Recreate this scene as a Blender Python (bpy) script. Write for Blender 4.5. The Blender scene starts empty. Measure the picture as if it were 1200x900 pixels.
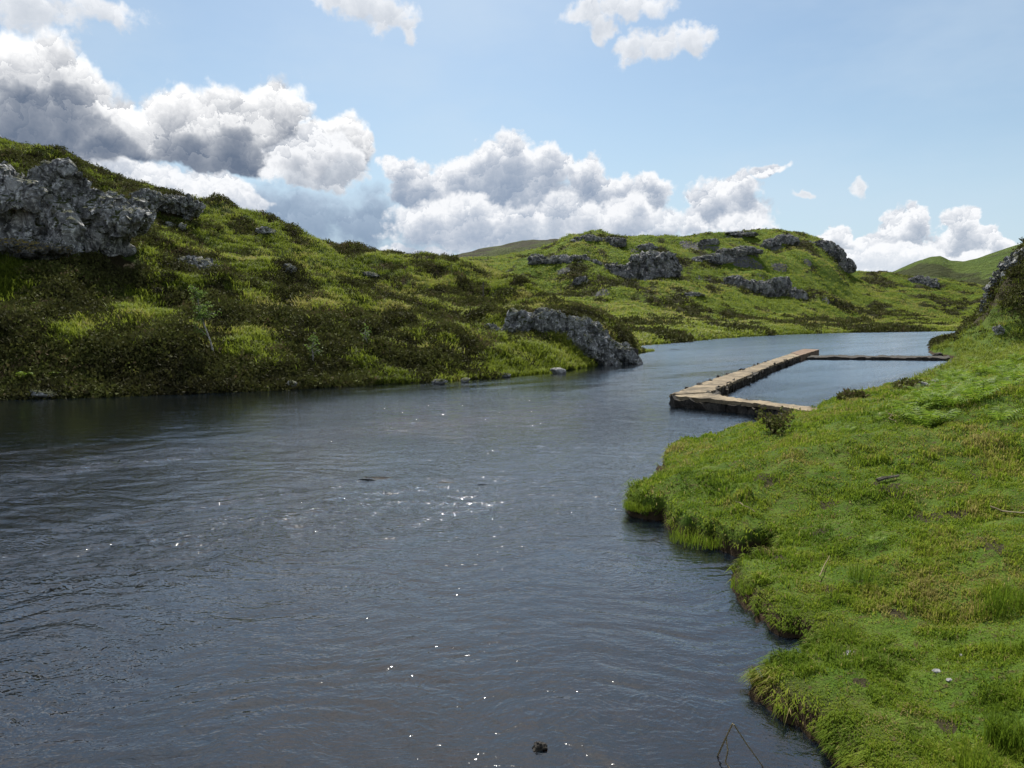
import bpy, bmesh, math, random
import numpy as np
from mathutils import Vector, Matrix

random.seed(7)
R = np.random.default_rng(11)
rad = math.radians
scene = bpy.context.scene
COL = scene.collection

# ------------------------------------------------------------------ camera
F = 857.0                      # focal length in pixels of the 1200 px wide photo
H = 3.0                        # eye height above the water
TH = math.atan(80 / F)         # pitch below the horizon
cam_d = bpy.data.cameras.new('camera')
cam_d.sensor_width = 36
cam_d.lens = F / 1200 * 36
cam_d.clip_start = 0.1
cam_d.clip_end = 8000
cam = bpy.data.objects.new('camera', cam_d)
COL.objects.link(cam)
cam.location = (0, 0, H)
cam.rotation_euler = (math.pi / 2 - TH, 0, 0)
scene.camera = cam
SUN_AZ, SUN_EL = rad(-6), rad(52)
SUN = Vector((math.sin(SUN_AZ) * math.cos(SUN_EL), math.cos(SUN_AZ) * math.cos(SUN_EL), math.sin(SUN_EL)))


def ray(px, py):
    a, b = (px - 600) / F, -(py - 450) / F
    return np.array((a, math.cos(TH) + b * math.sin(TH), -math.sin(TH) + b * math.cos(TH)))


def on_plane(px, py, z=0.0):
    d = ray(px, py)
    k = (z - H) / d[2]
    return d[0] * k, d[1] * k


def tof(px, py=400):
    d = ray(px, py)
    return d[0] / d[1]


def eof(px, py):
    d = ray(px, py)
    return d[2] / d[1]


def azel(px, py):
    d = ray(px, py)
    return math.degrees(math.atan2(d[0], d[1])), math.degrees(math.atan2(d[2], math.hypot(d[0], d[1])))


# ------------------------------------------------------------------ noise (numpy)
def _hash(*c):
    h = np.zeros(c[0].shape, np.uint32)
    for k, v in zip((374761393, 668265263, 2147483647 - 58, 1274126177), c):
        h = h ^ (v.astype(np.int64) & 0xffffffff).astype(np.uint32) * np.uint32(k & 0xffffffff)
        h = (h ^ (h >> np.uint32(13))) * np.uint32(1274126177)
    return (h ^ (h >> np.uint32(16))).astype(np.float64) / 4294967295.0


def vnoise2(x, y, seed=0):
    xi, yi = np.floor(x), np.floor(y)
    fx, fy = x - xi, y - yi
    u, v = fx * fx * fx * (fx * (fx * 6 - 15) + 10), fy * fy * fy * (fy * (fy * 6 - 15) + 10)
    s = np.full(x.shape, seed)

    def g(dx, dy):
        a = _hash(xi + dx, yi + dy, s) * 2 * np.pi
        return np.cos(a) * (fx - dx) + np.sin(a) * (fy - dy)
    return 1.5 * ((g(0, 0) * (1 - u) + g(1, 0) * u) * (1 - v) + (g(0, 1) * (1 - u) + g(1, 1) * u) * v)


def fbm2(x, y, oct=4, seed=0, gain=0.5):
    x, y = np.asarray(x, float), np.asarray(y, float)
    r, a = 0, 1.0
    for o in range(oct):
        r = r + a * vnoise2(x, y, seed + o * 17)
        x, y, a = x * 2.03 + 3.1, y * 2.03 - 1.7, a * gain
    return r


def vnoise3(p, seed=0):
    i = np.floor(p)
    f = p - i
    u = f * f * (3 - 2 * f)
    s = np.full(p.shape[0], seed)
    r = 0
    for dx in (0, 1):
        for dy in (0, 1):
            for dz in (0, 1):
                w = (u[:, 0] if dx else 1 - u[:, 0]) * (u[:, 1] if dy else 1 - u[:, 1]) * (u[:, 2] if dz else 1 - u[:, 2])
                r = r + w * _hash(i[:, 0] + dx, i[:, 1] + dy, i[:, 2] + dz, s)
    return r * 2 - 1


def fbm3(p, oct=4, seed=0, gain=0.5):
    r, a = 0, 1.0
    for o in range(oct):
        r = r + a * vnoise3(p, seed + 31 * o)
        p, a = p * 2.07 + 1.3, a * gain
    return r


def sstep(a, b, x):
    q = np.clip((x - a) / (b - a), 0, 1)
    return q * q * (3 - 2 * q)


# ------------------------------------------------------------------ mesh helpers
def link(name, me, mat=None, parent=None):
    o = bpy.data.objects.new(name, me)
    COL.objects.link(o)
    if mat:
        me.materials.append(mat)
    if parent:
        o.parent = parent
    return o


def mesh_np(name, V, faces, mat=None, parent=None, smooth=False, attrs=None):
    """V (n,3); faces (m,k) int, every face of the same k"""
    me = bpy.data.meshes.new(name)
    V = np.ascontiguousarray(V, np.float32)
    faces = np.ascontiguousarray(faces, np.int32)
    m, k = faces.shape
    me.vertices.add(len(V))
    me.vertices.foreach_set('co', V.ravel())
    me.loops.add(m * k)
    me.loops.foreach_set('vertex_index', faces.ravel())
    me.polygons.add(m)
    me.polygons.foreach_set('loop_start', np.arange(0, m * k, k, dtype=np.int32))
    me.polygons.foreach_set('use_smooth', np.full(m, smooth, bool))
    for an, av in (attrs or {}).items():
        a = me.attributes.new(an, 'FLOAT', 'POINT')
        a.data.foreach_set('value', np.ascontiguousarray(av, np.float32))
    me.update(calc_edges=True)
    return link(name, me, mat, parent)


def grid_faces(nr, nc):
    a = (np.arange(nr - 1)[:, None] * nc + np.arange(nc - 1)[None, :]).ravel()
    return np.stack((a, a + 1, a + nc + 1, a + nc), 1)


def tag(o, label=None, cat=None, group=None, kind=None):
    if label: o['label'] = label
    if cat: o['category'] = cat
    if group: o['group'] = group
    if kind: o['kind'] = kind
    return o


def empty(name, loc=(0, 0, 0)):
    o = bpy.data.objects.new(name, None)
    o.location = loc
    COL.objects.link(o)
    return o


# ------------------------------------------------------------------ node helper
class NT:
    def __init__(s, tree):
        s.t = tree

    def n(s, typ, **kw):
        nd = s.t.nodes.new(typ)
        for k, v in kw.items():
            setattr(nd, k, v)
        return nd

    def put(s, sock, v):
        if v is None:
            return
        if hasattr(v, 'is_output') or isinstance(v, bpy.types.NodeSocket):
            s.t.links.new(v, sock)
        else:
            sock.default_value = v

    def m(s, op, a, b=None, c=None, clamp=False):
        nd = s.n('ShaderNodeMath', operation=op, use_clamp=clamp)
        s.put(nd.inputs[0], a); s.put(nd.inputs[1], b); s.put(nd.inputs[2], c)
        return nd.outputs[0]

    def v(s, op, a, b=None, c=None):
        nd = s.n('ShaderNodeVectorMath', operation=op)
        s.put(nd.inputs[0], a)
        if op == 'SCALE':
            s.put(nd.inputs['Scale'], b)
        else:
            s.put(nd.inputs[1], b)
        s.put(nd.inputs[2], c)
        return nd.outputs['Value' if op in ('LENGTH', 'DISTANCE', 'DOT_PRODUCT') else 'Vector']

    def ss(s, x, a, b, o0=0.0, o1=1.0):
        nd = s.n('ShaderNodeMapRange', interpolation_type='SMOOTHSTEP')
        s.put(nd.inputs[0], x); s.put(nd.inputs[1], a); s.put(nd.inputs[2], b)
        s.put(nd.inputs[3], o0); s.put(nd.inputs[4], o1)
        return nd.outputs[0]

    def lin(s, x, a, b, o0=0.0, o1=1.0):
        nd = s.n('ShaderNodeMapRange')
        s.put(nd.inputs[0], x); s.put(nd.inputs[1], a); s.put(nd.inputs[2], b)
        s.put(nd.inputs[3], o0); s.put(nd.inputs[4], o1)
        return nd.outputs[0]

    def mix(s, f, a, b, blend='MIX'):
        nd = s.n('ShaderNodeMix', data_type='RGBA', blend_type=blend)
        s.put(nd.inputs[0], f)
        s.put(nd.inputs[6], a if not isinstance(a, tuple) or len(a) == 4 else a + (1,))
        s.put(nd.inputs[7], b if not isinstance(b, tuple) or len(b) == 4 else b + (1,))
        return nd.outputs[2]

    def noise(s, vec, scale, detail=3, rough=0.5, dist=0.0, out=0, dim='3D', lac=2.0):
        nd = s.n('ShaderNodeTexNoise', noise_dimensions=dim)
        s.put(nd.inputs['Vector'], vec)
        nd.inputs['Scale'].default_value = scale
        nd.inputs['Detail'].default_value = detail
        nd.inputs['Roughness'].default_value = rough
        nd.inputs['Lacunarity'].default_value = lac
        nd.inputs['Distortion'].default_value = dist
        return nd.outputs[out]

    def voro(s, vec, scale, detail=0, rough=0.5, feature='F1', dim='3D', out='Distance', lac=2.0):
        nd = s.n('ShaderNodeTexVoronoi', voronoi_dimensions=dim, feature=feature)
        s.put(nd.inputs['Vector'], vec)
        nd.inputs['Scale'].default_value = scale
        if 'Detail' in nd.inputs:
            nd.inputs['Detail'].default_value = detail
            nd.inputs['Roughness'].default_value = rough
            nd.inputs['Lacunarity'].default_value = lac
        if detail and hasattr(nd, 'normalize'):
            nd.normalize = True
        return nd.outputs[out]

    def ramp(s, f, stops, interp='LINEAR'):
        nd = s.n('ShaderNodeValToRGB')
        cr = nd.color_ramp
        cr.interpolation = interp
        while len(cr.elements) < len(stops):
            cr.elements.new(0.5)
        for e, (p, c) in zip(cr.elements, stops):
            e.position = p
            e.color = c + (1,) if len(c) == 3 else c
        s.put(nd.inputs[0], f)
        return nd.outputs[0]

    def xyz(s, x, y, z):
        nd = s.n('ShaderNodeCombineXYZ')
        s.put(nd.inputs[0], x); s.put(nd.inputs[1], y); s.put(nd.inputs[2], z)
        return nd.outputs[0]


def new_mat(name):
    mt = bpy.data.materials.new(name)
    mt.use_nodes = True
    mt.node_tree.nodes.clear()
    t = NT(mt.node_tree)
    out = t.n('ShaderNodeOutputMaterial')
    return mt, t, out


def diffuse_out(t, out, color, rough=0.9, spec=0.2, normal=None):
    p = t.n('ShaderNodeBsdfPrincipled')
    t.put(p.inputs['Base Color'], color)
    t.put(p.inputs['Roughness'], rough)
    p.inputs['Specular IOR Level'].default_value = spec
    if normal is not None:
        t.put(p.inputs['Normal'], normal)
    t.t.links.new(p.outputs[0], out.inputs[0])
    return p


def bump(t, h, strength, dist):
    b = t.n('ShaderNodeBump')
    b.inputs['Strength'].default_value = strength
    b.inputs['Distance'].default_value = dist
    t.put(b.inputs['Height'], h)
    return b.outputs[0]


# ------------------------------------------------------------------ world: sky + clouds
def build_world():
    w = bpy.data.worlds.new('World')
    scene.world = w
    w.use_nodes = True
    nt = w.node_tree
    nt.nodes.clear()
    t = NT(nt)
    out = t.n('ShaderNodeOutputWorld')
    bg = t.n('ShaderNodeBackground')
    bg.inputs['Strength'].default_value = 0.075
    nt.links.new(bg.outputs[0], out.inputs[0])
    sky = t.n('ShaderNodeTexSky', sky_type='NISHITA')
    sky.sun_disc = False
    sky.sun_elevation = SUN_EL
    sky.sun_rotation = SUN_AZ
    sky.altitude = 50
    sky.air_density = 1.0
    sky.dust_density = 1.2
    sky.ozone_density = 1.6
    D = t.n('ShaderNodeTexCoord').outputs['Generated']
    sep = t.n('ShaderNodeSeparateXYZ')
    nt.links.new(D, sep.inputs[0])
    x, y, z = sep.outputs
    az = t.m('MULTIPLY', t.m('ARCTAN2', x, y), 57.29578)
    el = t.m('MULTIPLY', t.m('ARCSINE', z), 57.29578)
    P = t.xyz(az, el, 0.0)
    # warp so that the outlines are not ellipses
    w1 = t.noise(P, 0.33, 4, 0.55, out=1, dim='2D')
    Pw = t.v('ADD', P, t.v('SCALE', t.v('SUBTRACT', w1, (0.5, 0.5, 0.5)), 2.6))
    w2 = t.noise(P, 0.9, 2, 0.5, out=1, dim='2D')
    Pd = t.v('ADD', P, t.v('SCALE', t.v('SUBTRACT', w2, (0.5, 0.5, 0.5)), 0.5))

    def field(vec, blobs):
        cur = None
        for cx, cy, rx, ry in blobs:
            a0, e0 = azel(cx, cy)
            a1, _ = azel(cx + rx, cy)
            _, e1 = azel(cx, cy - ry)
            ra, re = abs(a1 - a0), abs(e1 - e0)
            q = t.v('LENGTH', t.v('MULTIPLY_ADD', vec, (1 / ra, 1 / re, 0), (-a0 / ra, -e0 / re, 0)))
            cur = q if cur is None else t.m('SMOOTH_MIN', cur, q, 0.22)
        return t.m('SUBTRACT', 1.0, cur)

    def layer(vec0, det0, blobs, a_puff, a_fine, scale, soft, k, offs, base, relief=1.0):
        """returns (alpha, light 0..1)"""
        def dens(off):
            v = t.v('ADD', vec0, off) if off else vec0
            d = t.v('ADD', det0, off) if off else det0
            mm = field(v, blobs)
            pf = t.voro(d, scale, 3.5, 0.55, dim='2D', lac=2.2)
            fn = t.noise(d, scale * 1.9, 6, 0.62, dim='2D')
            r = t.m('MULTIPLY_ADD', pf, -a_puff, mm)
            r = t.m('MULTIPLY_ADD', fn, a_fine, r)
            return t.m('ADD', r, a_puff * 0.42 - a_fine * 0.5), pf
        d0, pf0 = dens(None)
        alpha = t.ss(d0, 0.0, soft)
        tot = None
        for (ox, oy), wgt in offs:
            di = t.m('MULTIPLY', t.m('MAXIMUM', dens((ox, oy, 0))[0], 0.0), wgt)
            tot = di if tot is None else t.m('ADD', tot, di)
        tot = t.m('ADD', tot, t.m('MULTIPLY', t.m('MAXIMUM', d0, 0.0), base))
        light = t.m('POWER', 2.71828, t.m('MULTIPLY', tot, -k))
        if relief:
            # every billow is lit on the side that faces the sun
            tot = None
            wob = t.noise(det0, scale * 2.6, 4, 0.62, out=1, dim='2D')
            dl = t.v('MULTIPLY_ADD', t.v('SUBTRACT', wob, (.5, .5, .5)), (0.85 / scale,) * 3, det0)
            for sc_, am in ((scale * 0.45, 0.42), (scale, 0.55), (scale * 2.2, 0.36)):
                pos = t.voro(dl, sc_, dim='2D', out='Position')
                q = t.v('DOT_PRODUCT', t.v('SUBTRACT', dl, pos), (-0.28 * sc_ * am * relief, 0.96 * sc_ * am * relief, 0))
                tot = q if tot is None else t.m('ADD', tot, q)
            light = t.m('MULTIPLY_ADD', tot, t.m('MULTIPLY_ADD', light, 0.75, 0.12), light, clamp=True)
        return alpha, light

    slab = [(330, 258, 120, 50), (430, 262, 90, 44), (540, 272, 110, 34), (200, 240, 110, 50), (60, 215, 110, 50)]
    rear = [(20, 205, 60, 36), (110, 205, 60, 30), (172, 218, 40, 30), (262, 226, 45, 26), (468, 198, 24, 18), (490, 222, 36, 26), (542, 205, 34, 30), (592, 186, 44, 34), (640, 196, 34, 30),
            (688, 206, 28, 26), (600, 230, 90, 40), (722, 226, 28, 20), (766, 226, 24, 26), (700, 245, 80, 34), (836, 232, 32, 26), (866, 222, 30, 16), (900, 203, 27, 11), (850, 250, 50, 26), (520, 250, 50, 30)]
    low = [(500, 262, 44, 24), (548, 256, 40, 30), (600, 262, 50, 30), (650, 252, 36, 30), (690, 264, 36, 26), (735, 256, 34, 30), (772, 262, 28, 22), (815, 264, 32, 20), (870, 262, 34, 20), (640, 280, 180, 22), (262, 236, 36, 22), (195, 222, 40, 18), (300, 238, 18, 12), (480, 296, 60, 8)]
    right = [(985, 275, 26, 19), (1030, 288, 30, 18), (1066, 264, 30, 28), (1126, 272, 26, 30), (1156, 282, 22, 16),
             (1110, 298, 60, 20), (1160, 300, 40, 18)]
    rlow = [(1005, 300, 40, 12), (1060, 298, 46, 14), (1050, 314, 80, 14), (1130, 300, 40, 12)]
    front = [(15, 90, 55, 66), (62, 88, 50, 50), (105, 118, 50, 40), (60, 160, 110, 36), (145, 148, 50, 34), (212, 138, 48, 44),
             (268, 140, 52, 46), (328, 132, 40, 44), (190, 172, 150, 27), (318, 178, 80, 30), (250, 190, 70, 16), (372, 168, 42, 32), (405, 158, 28, 28),
             (424, 172, 20, 30), (-80, 140, 90, 80), (60, 125, 60, 40), (120, 150, 60, 36)]
    frlow = [(345, 196, 42, 24), (385, 200, 42, 24), (400, 182, 30, 26), (372, 178, 34, 26), (340, 176, 30, 22)]
    top = [(30, 12, 80, 32), (120, 12, 55, 20), (410, 0, 42, 22), (452, 16, 40, 26), (480, 32, 16, 14), (690, 16, 34, 18),
           (740, 8, 56, 20), (738, 58, 22, 22), (775, 52, 40, 20), (815, 44, 28, 18), (704, 36, 22, 14), (1006, 224, 12, 12),
           (940, 232, 15, 6)]
    O1 = [((-0.15, 0.8), 0.8), ((-0.4, 2.0), 0.7)]
    aS, lS = layer(Pw, Pd, slab, 0.6, 0.5, 0.3, 0.7, 1.6, [((-0.3, 1.6), 1.2)], 0.2, 0.9)
    aA, lA = layer(Pw, Pd, rear, 0.75, 0.55, 0.50, 0.34, 1.8, O1, 0.05)
    aL, lL = layer(Pw, t.v('ADD', Pd, (7.3, 3.1, 0)), low, 0.75, 0.55, 0.55, 0.38, 1.6, [((-0.2, 1.2), 1.2)], 0.2)
    aR, lR = layer(Pw, Pd, right, 0.75, 0.5, 0.65, 0.22, 1.4, [((-0.25, 1.2), 1.4)], 0.2)
    aQ, lQ = layer(Pw, t.v('ADD', Pd, (7.3, 3.1, 0)), rlow, 0.7, 0.5, 0.65, 0.3, 1.0, [((-0.2, 0.8), 1.2)], 0.2)
    aB, lB = layer(Pw, Pd, front, 0.62, 0.40, 0.36, 0.36, 1.5, [((-0.2, 1.0), 0.45), ((-0.6, 3.0), 2.2)], 0.05, 0.75)
    aE, lE = layer(Pw, t.v('ADD', Pd, (4.3, 9.1, 0)), frlow, 0.7, 0.55, 0.42, 0.30, 1.0, [((-0.2, 1.2), 1.2)], 0.2)
    aC, lC = layer(Pw, Pd, top, 0.7, 1.0, 0.38, 0.55, 1.0, [((-0.2, 0.9), 0.8)], 0.5, 0.6)
    # scattered cloud elsewhere in the sky
    gn = t.noise(D, 2.2, 7, 0.6)
    out_view = t.m('MAXIMUM', t.ss(el, 27.0, 36.0), t.ss(t.m('ABSOLUTE', az), 42.0, 52.0))
    aG = t.m('MULTIPLY', t.ss(gn, 0.48, 0.60), t.m('MULTIPLY', out_view, t.ss(el, -1.0, 4.0)))
    lG = t.ss(gn, 0.75, 0.55)
    # faint high veil
    veil = t.m('MULTIPLY', t.ss(t.noise(t.v('MULTIPLY', P, (0.4, 1.0, 0)), 0.10, 5, 0.6, dim='2D'), 0.30, 0.8), 0.40)
    horizon = t.ss(el, 20.0, -1.0, 0.0, 0.75)

    skyc = t.mix(1.0, sky.outputs[0], (0.80, 0.90, 0.90), 'MULTIPLY')
    c = t.mix(veil, skyc, (5.2, 6.2, 7.2))
    c = t.mix(horizon, c, (5.0, 6.2, 7.3))

    def shade(l, dark, lite):
        return t.mix(l, dark, lite)
    WH = (8.0, 8.1, 8.3)
    c = t.mix(aG, c, shade(lG, (2.8, 3.2, 3.8), WH))
    c = t.mix(aR, c, shade(lR, (2.9, 3.5, 4.4), WH))
    c = t.mix(aQ, c, shade(lQ, (4.6, 5.2, 6.0), WH))
    c = t.mix(t.m('MULTIPLY', aS, 0.92), c, shade(lS, (1.9, 2.6, 3.7), (3.6, 4.4, 5.5)))
    c = t.mix(aA, c, shade(lA, (2.5, 3.1, 4.1), WH))
    c = t.mix(t.m('MULTIPLY', aL, 0.95), c, shade(lL, (3.0, 3.6, 4.6), WH))
    c = t.mix(t.m('MULTIPLY', aC, 0.92), c, shade(lC, (4.2, 4.6, 5.2), WH))
    c = t.mix(aB, c, shade(lB, (1.2, 1.55, 2.2), (9.0, 9.0, 9.0)))
    c = t.mix(t.m('MULTIPLY', aE, 0.95), c, shade(lE, (2.6, 3.0, 3.7), WH))
    nt.links.new(c, bg.inputs[0])
    w.cycles.sampling_method = 'MANUAL'
    w.cycles.sample_map_resolution = 512


build_world()
sun_d = bpy.data.lights.new('sun', 'SUN')
sun_d.energy = 5.0
sun_d.angle = rad(0.53)
sun_d.color = (1.0, 0.95, 0.87)
sun_o = bpy.data.objects.new('sun', sun_d)
COL.objects.link(sun_o)
sun_o.location = (0, 0, 60)
sun_o.rotation_euler = SUN.to_track_quat('Z', 'Y').to_euler()
scene.view_settings.view_transform = 'Standard'
scene.view_settings.look = 'None'
scene.view_settings.exposure = 0.7
scene.view_settings.gamma = 1.0
scene.view_settings.use_curve_mapping = False


# ------------------------------------------------------------------ terrain functions
def curve(pts):
    a = np.array(pts, float)
    a = a[np.argsort(a[:, 0])]
    return lambda q: np.interp(q, a[:, 0], a[:, 1])


# left hillside: shore depth, ridge depth and skyline for each bearing
_sh = [(-700, 482), (-250, 474), (0, 468), (120, 465), (230, 461), (330, 457), (430, 451), (515, 447), (580, 443), (640, 437), (662, 434), (700, 428), (725, 421), (745, 414), (765, 411), (840, 408)]
_p = [on_plane(*q) for q in _sh]
LYS = curve([(X / Y, Y) for X, Y in _p])
_rd = [(-700, 60), (-200, 66), (0, 70), (150, 74), (300, 80), (400, 84), (500, 84), (580, 80), (620, 72), (650, 62), (690, 58), (740, 60), (840, 62)]
LYR = curve([(tof(a), b) for a, b in _rd])
_sk = [(-700, 120), (-250, 130), (-80, 152), (0, 168), (50, 179), (100, 196), (150, 216), (200, 230), (225, 243), (262, 247), (300, 262), (330, 271), (370, 283), (400, 294), (430, 300), (500, 300), (540, 306), (580, 318), (610, 328), (640, 347), (662, 356), (690, 366), (715, 374), (735, 392), (748, 412), (765, 432), (840, 470)]
LZR = curve([(tof(a, b), eof(a, b)) for a, b in _sk])


def zL(X, Y, fine=True):
    t = X / np.maximum(Y, 1)
    ys, yr = LYS(t), LYR(t)
    yr = np.maximum(yr, ys + 3)
    zr = H + yr * LZR(t)
    q = (Y - ys) / (yr - ys)
    qc = np.clip(q, 0, 1)
    head = sstep(0.0, 0.12, t)                              # the rocky headland is steep at once
    # a steep bank, a gentler shelf, then the upper slope
    g = (1 - head) * (0.10 * sstep(0, 0.08, qc) + 0.22 * sstep(0.04, 0.35, qc) + 0.30 * qc + 0.38 * sstep(0.35, 1.0, qc)) + head * (0.35 * sstep(0, 0.3, qc) + 0.65 * np.sin(qc * np.pi / 2))
    z = zr * g
    back = np.maximum(Y - yr, 0)
    z = z - back * (0.22 + 0.3 * head)
    z = np.where(Y < ys, -(ys - Y) * 0.8, z)
    if fine:
        ed = sstep(0, 3.0, Y - ys) * (1 - 0.6 * head)
        ridge = 1 - 0.75 * sstep(0.85, 1.0, q)
        big = fbm2(X / 11, Y / 11, 3, 5) * 1.5 * ridge * sstep(0, 14, Y - ys)
        mid = fbm2(X / 2.6, Y / 2.6, 4, 9) * 0.42
        z = z + ed * ridge * big * (1 - head) + (0.25 + 0.75 * ed) * mid * sstep(-1, .6, Y - ys)
    return np.maximum(z, -1.9)


_fs = [(-900, 421), (600, 412), (700, 408), (750, 404.5), (800, 400.5), (850, 396), (920, 392), (1000, 389.6), (1110, 388), (1200, 386.5), (1500, 385)]
FYS = curve([(lambda q: (q[0] / q[1], q[1]))(on_plane(*a)) for a in _fs])
_fr = [(-900, 190), (400, 215), (600, 250), (700, 255), (800, 265), (900, 275), (980, 280), (1020, 285), (1100, 290), (1300, 290)]
FYR = curve([(tof(a), b) for a, b in _fr])
_fk = [(-900, 320), (450, 312), (540, 306), (580, 302), (620, 298), (650, 290), (668, 281), (700, 278), (730, 278), (760, 277), (800, 279), (830, 276), (870, 272), (920, 272), (948, 276), (962, 281), (975, 291), (988, 306), (1000, 318), (1014, 320), (1046, 323), (1080, 327), (1120, 332), (1160, 336), (1300, 340)]
FZR = curve([(tof(a, b), eof(a, b)) for a, b in _fk])


def zF(X, Y, fine=True):
    t = X / np.maximum(Y, 1)
    ys, yr = FYS(t), FYR(t)
    zr = H + yr * FZR(t)
    q = (Y - ys) / (yr - ys)
    qc = np.clip(q, 0, 1)
    z = 0.5 * sstep(0, 0.02, qc) + (zr - .5) * (0.20 * qc + 0.45 * sstep(0.30, 0.78, qc) + 0.35 * sstep(0.55, 1.02, qc) / sstep(0.55, 1.02, 1.0))
    z = z - np.maximum(Y - yr, 0) * 0.12
    z = np.where(Y < ys, -(ys - Y) * 0.5, z)
    if fine:
        rg = 1 - 0.72 * sstep(0.85, 1.0, q)
        up = sstep(0.1, 0.5, qc)
        n1 = fbm2(X / 34, Y / 34, 4, 21)
        ter = (np.abs(fbm2(X / 26 + 9, Y / 20, 3, 33)) - 0.3)
        z = z + sstep(0, 6, Y - ys) * rg * ((0.25 + 2.6 * up) * n1 + up * 2.2 * ter + 0.35 * fbm2(X / 5, Y / 5, 3, 41))
    return np.maximum(z, -1.9)


# right bank: a ground polygon, then height from the distance to its shore
_bp = [(990, 905), (962, 868), (930, 850), (895, 828), (880, 814), (888, 797), (920, 780), (945, 766), (944, 752), (922, 745), (900, 738), (882, 716), (862, 692), (860, 676), (880, 668), (905, 662), (908, 655), (895, 648), (868, 652), (832, 642), (800, 630), (776, 610), (750, 607), (738, 598), (742, 584), (762, 578), (776, 566), (772, 549), (782, 538), (806, 528), (845, 519), (868, 512), (890, 511), (912, 504), (934, 497), (952, 488), (970, 478), (1000, 469), (1030, 464), (1055, 456), (1080, 447), (1104, 437), (1120, 428), (1124, 421), (1110, 418), (1094, 416.5), (1091, 409), (1093, 401), (1105, 394), (1121, 390.5), (1160, 387.5)]
BP = [(-60, -60), (-14, -14), (-6, -4), (-2.2, 0.9), (0.4, 1.9), (1.6, 3.3)] + [on_plane(*q) for q in _bp] + [(330, 185), (330, -60)]
BP = np.array(BP)


def sdist(X, Y, poly=BP):
    sh = X.shape
    X, Y = X.ravel(), Y.ravel()
    best = np.full(X.shape, 1e9)
    inside = np.zeros(X.shape, bool)
    n = len(poly)
    for i in range(n):
        x0, y0 = poly[i]
        x1, y1 = poly[(i + 1) % n]
        dx, dy = x1 - x0, y1 - y0
        k = np.clip(((X - x0) * dx + (Y - y0) * dy) / (dx * dx + dy * dy + 1e-12), 0, 1)
        best = np.minimum(best, np.hypot(X - x0 - k * dx, Y - y0 - k * dy))
        if y0 != y1:
            c = ((y0 > Y) != (y1 > Y)) & (X < (x1 - x0) * (Y - y0) / (y1 - y0) + x0)
            inside ^= c
    return np.where(inside, best, -best).reshape(sh)


KN = curve([(31, 0), (33.0, .1), (34.6, .7), (35.6, 1.8), (36.8, 3.0), (37.6, 4.6), (38.6, 6.2), (39.8, 7.8), (42, 9.3), (48, 11), (70, 15), (200, 22)])


def shore_noise(X, Y, sc):
    return 0.15 * fbm2(X / (0.45 * sc), Y / (0.45 * sc), 3, 55) + 0.06 * fbm2(X / (0.13 * sc), Y / (0.13 * sc), 2, 57)


def zB(X, Y, s=None):
    if s is None:
        # break the drawn shore line into little scallops
        sc = np.clip(Y / 12, 0.35, 2.2)
        s = sdist(X, Y) + sc * shore_noise(X, Y, sc)
    land = 0.04 + (0.09 + 0.13 * sstep(7.5, 9.5, Y) ) * sstep(0, 0.14, s) + 0.245 * np.clip(s, 0, 9) + 0.12 * np.clip(s - 9, 0, 60)
    far = sstep(40, 60, Y)
    land = land * (1 - 0.65 * far * sstep(0, 1, s))
    am = np.clip(s, 0, 1)
    land = land + am * (0.10 * fbm2(X / 1.3, Y / 1.3, 4, 61) + 0.16 * fbm2(X / 4.5, Y / 4.5, 2, 63))
    kb = sstep(47, 57, Y) * (1 - sstep(62, 84, Y))
    land = land + KN(X * 57.0 / np.maximum(Y, 30)) * kb * (1 + 0.10 * fbm2(X / 3, Y / 3, 3, 67)) + kb * sstep(0, 2, s) * 0.5 * fbm2(X / 1.7, Y / 1.7, 3, 69)
    bed = np.maximum(-0.10 - 0.20 * np.clip(-s, 0, 2) - 0.30 * np.clip(-s - 2, 0, 50) + 0.03 * fbm2(X / .5, Y / .5, 2, 77), -1.9)
    bed = np.where(s > -0.08, -0.10 * np.clip(-s / 0.08, 0, 1), bed)
    return np.where(s > 0, land, bed)


def zall(X, Y):
    return np.maximum(np.maximum(zL(X, Y), zF(X, Y)), np.maximum(zB(X, Y), 0.0))


def hit(px, py):
    """where the line of sight to a photo pixel meets the ground or the water"""
    d = ray(px, py)
    Y = np.geomspace(2.5, 600, 6000)
    X = Y * d[0] / d[1]
    z = H + Y * d[2] / d[1]
    k = np.argmax(zall(X, Y) >= z)
    return np.array((X[k], Y[k], max(z[k], -0.0)))


# ------------------------------------------------------------------ materials
def heath_mask(X, Y, sc=1.0, seed=90):
    return 0.75 * fbm2(X / (3.2 * sc), Y / (3.2 * sc), 4, seed, 0.6) + 0.55 * fbm2(X / (13 * sc), Y / (9 * sc), 2, seed + 3)


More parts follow.
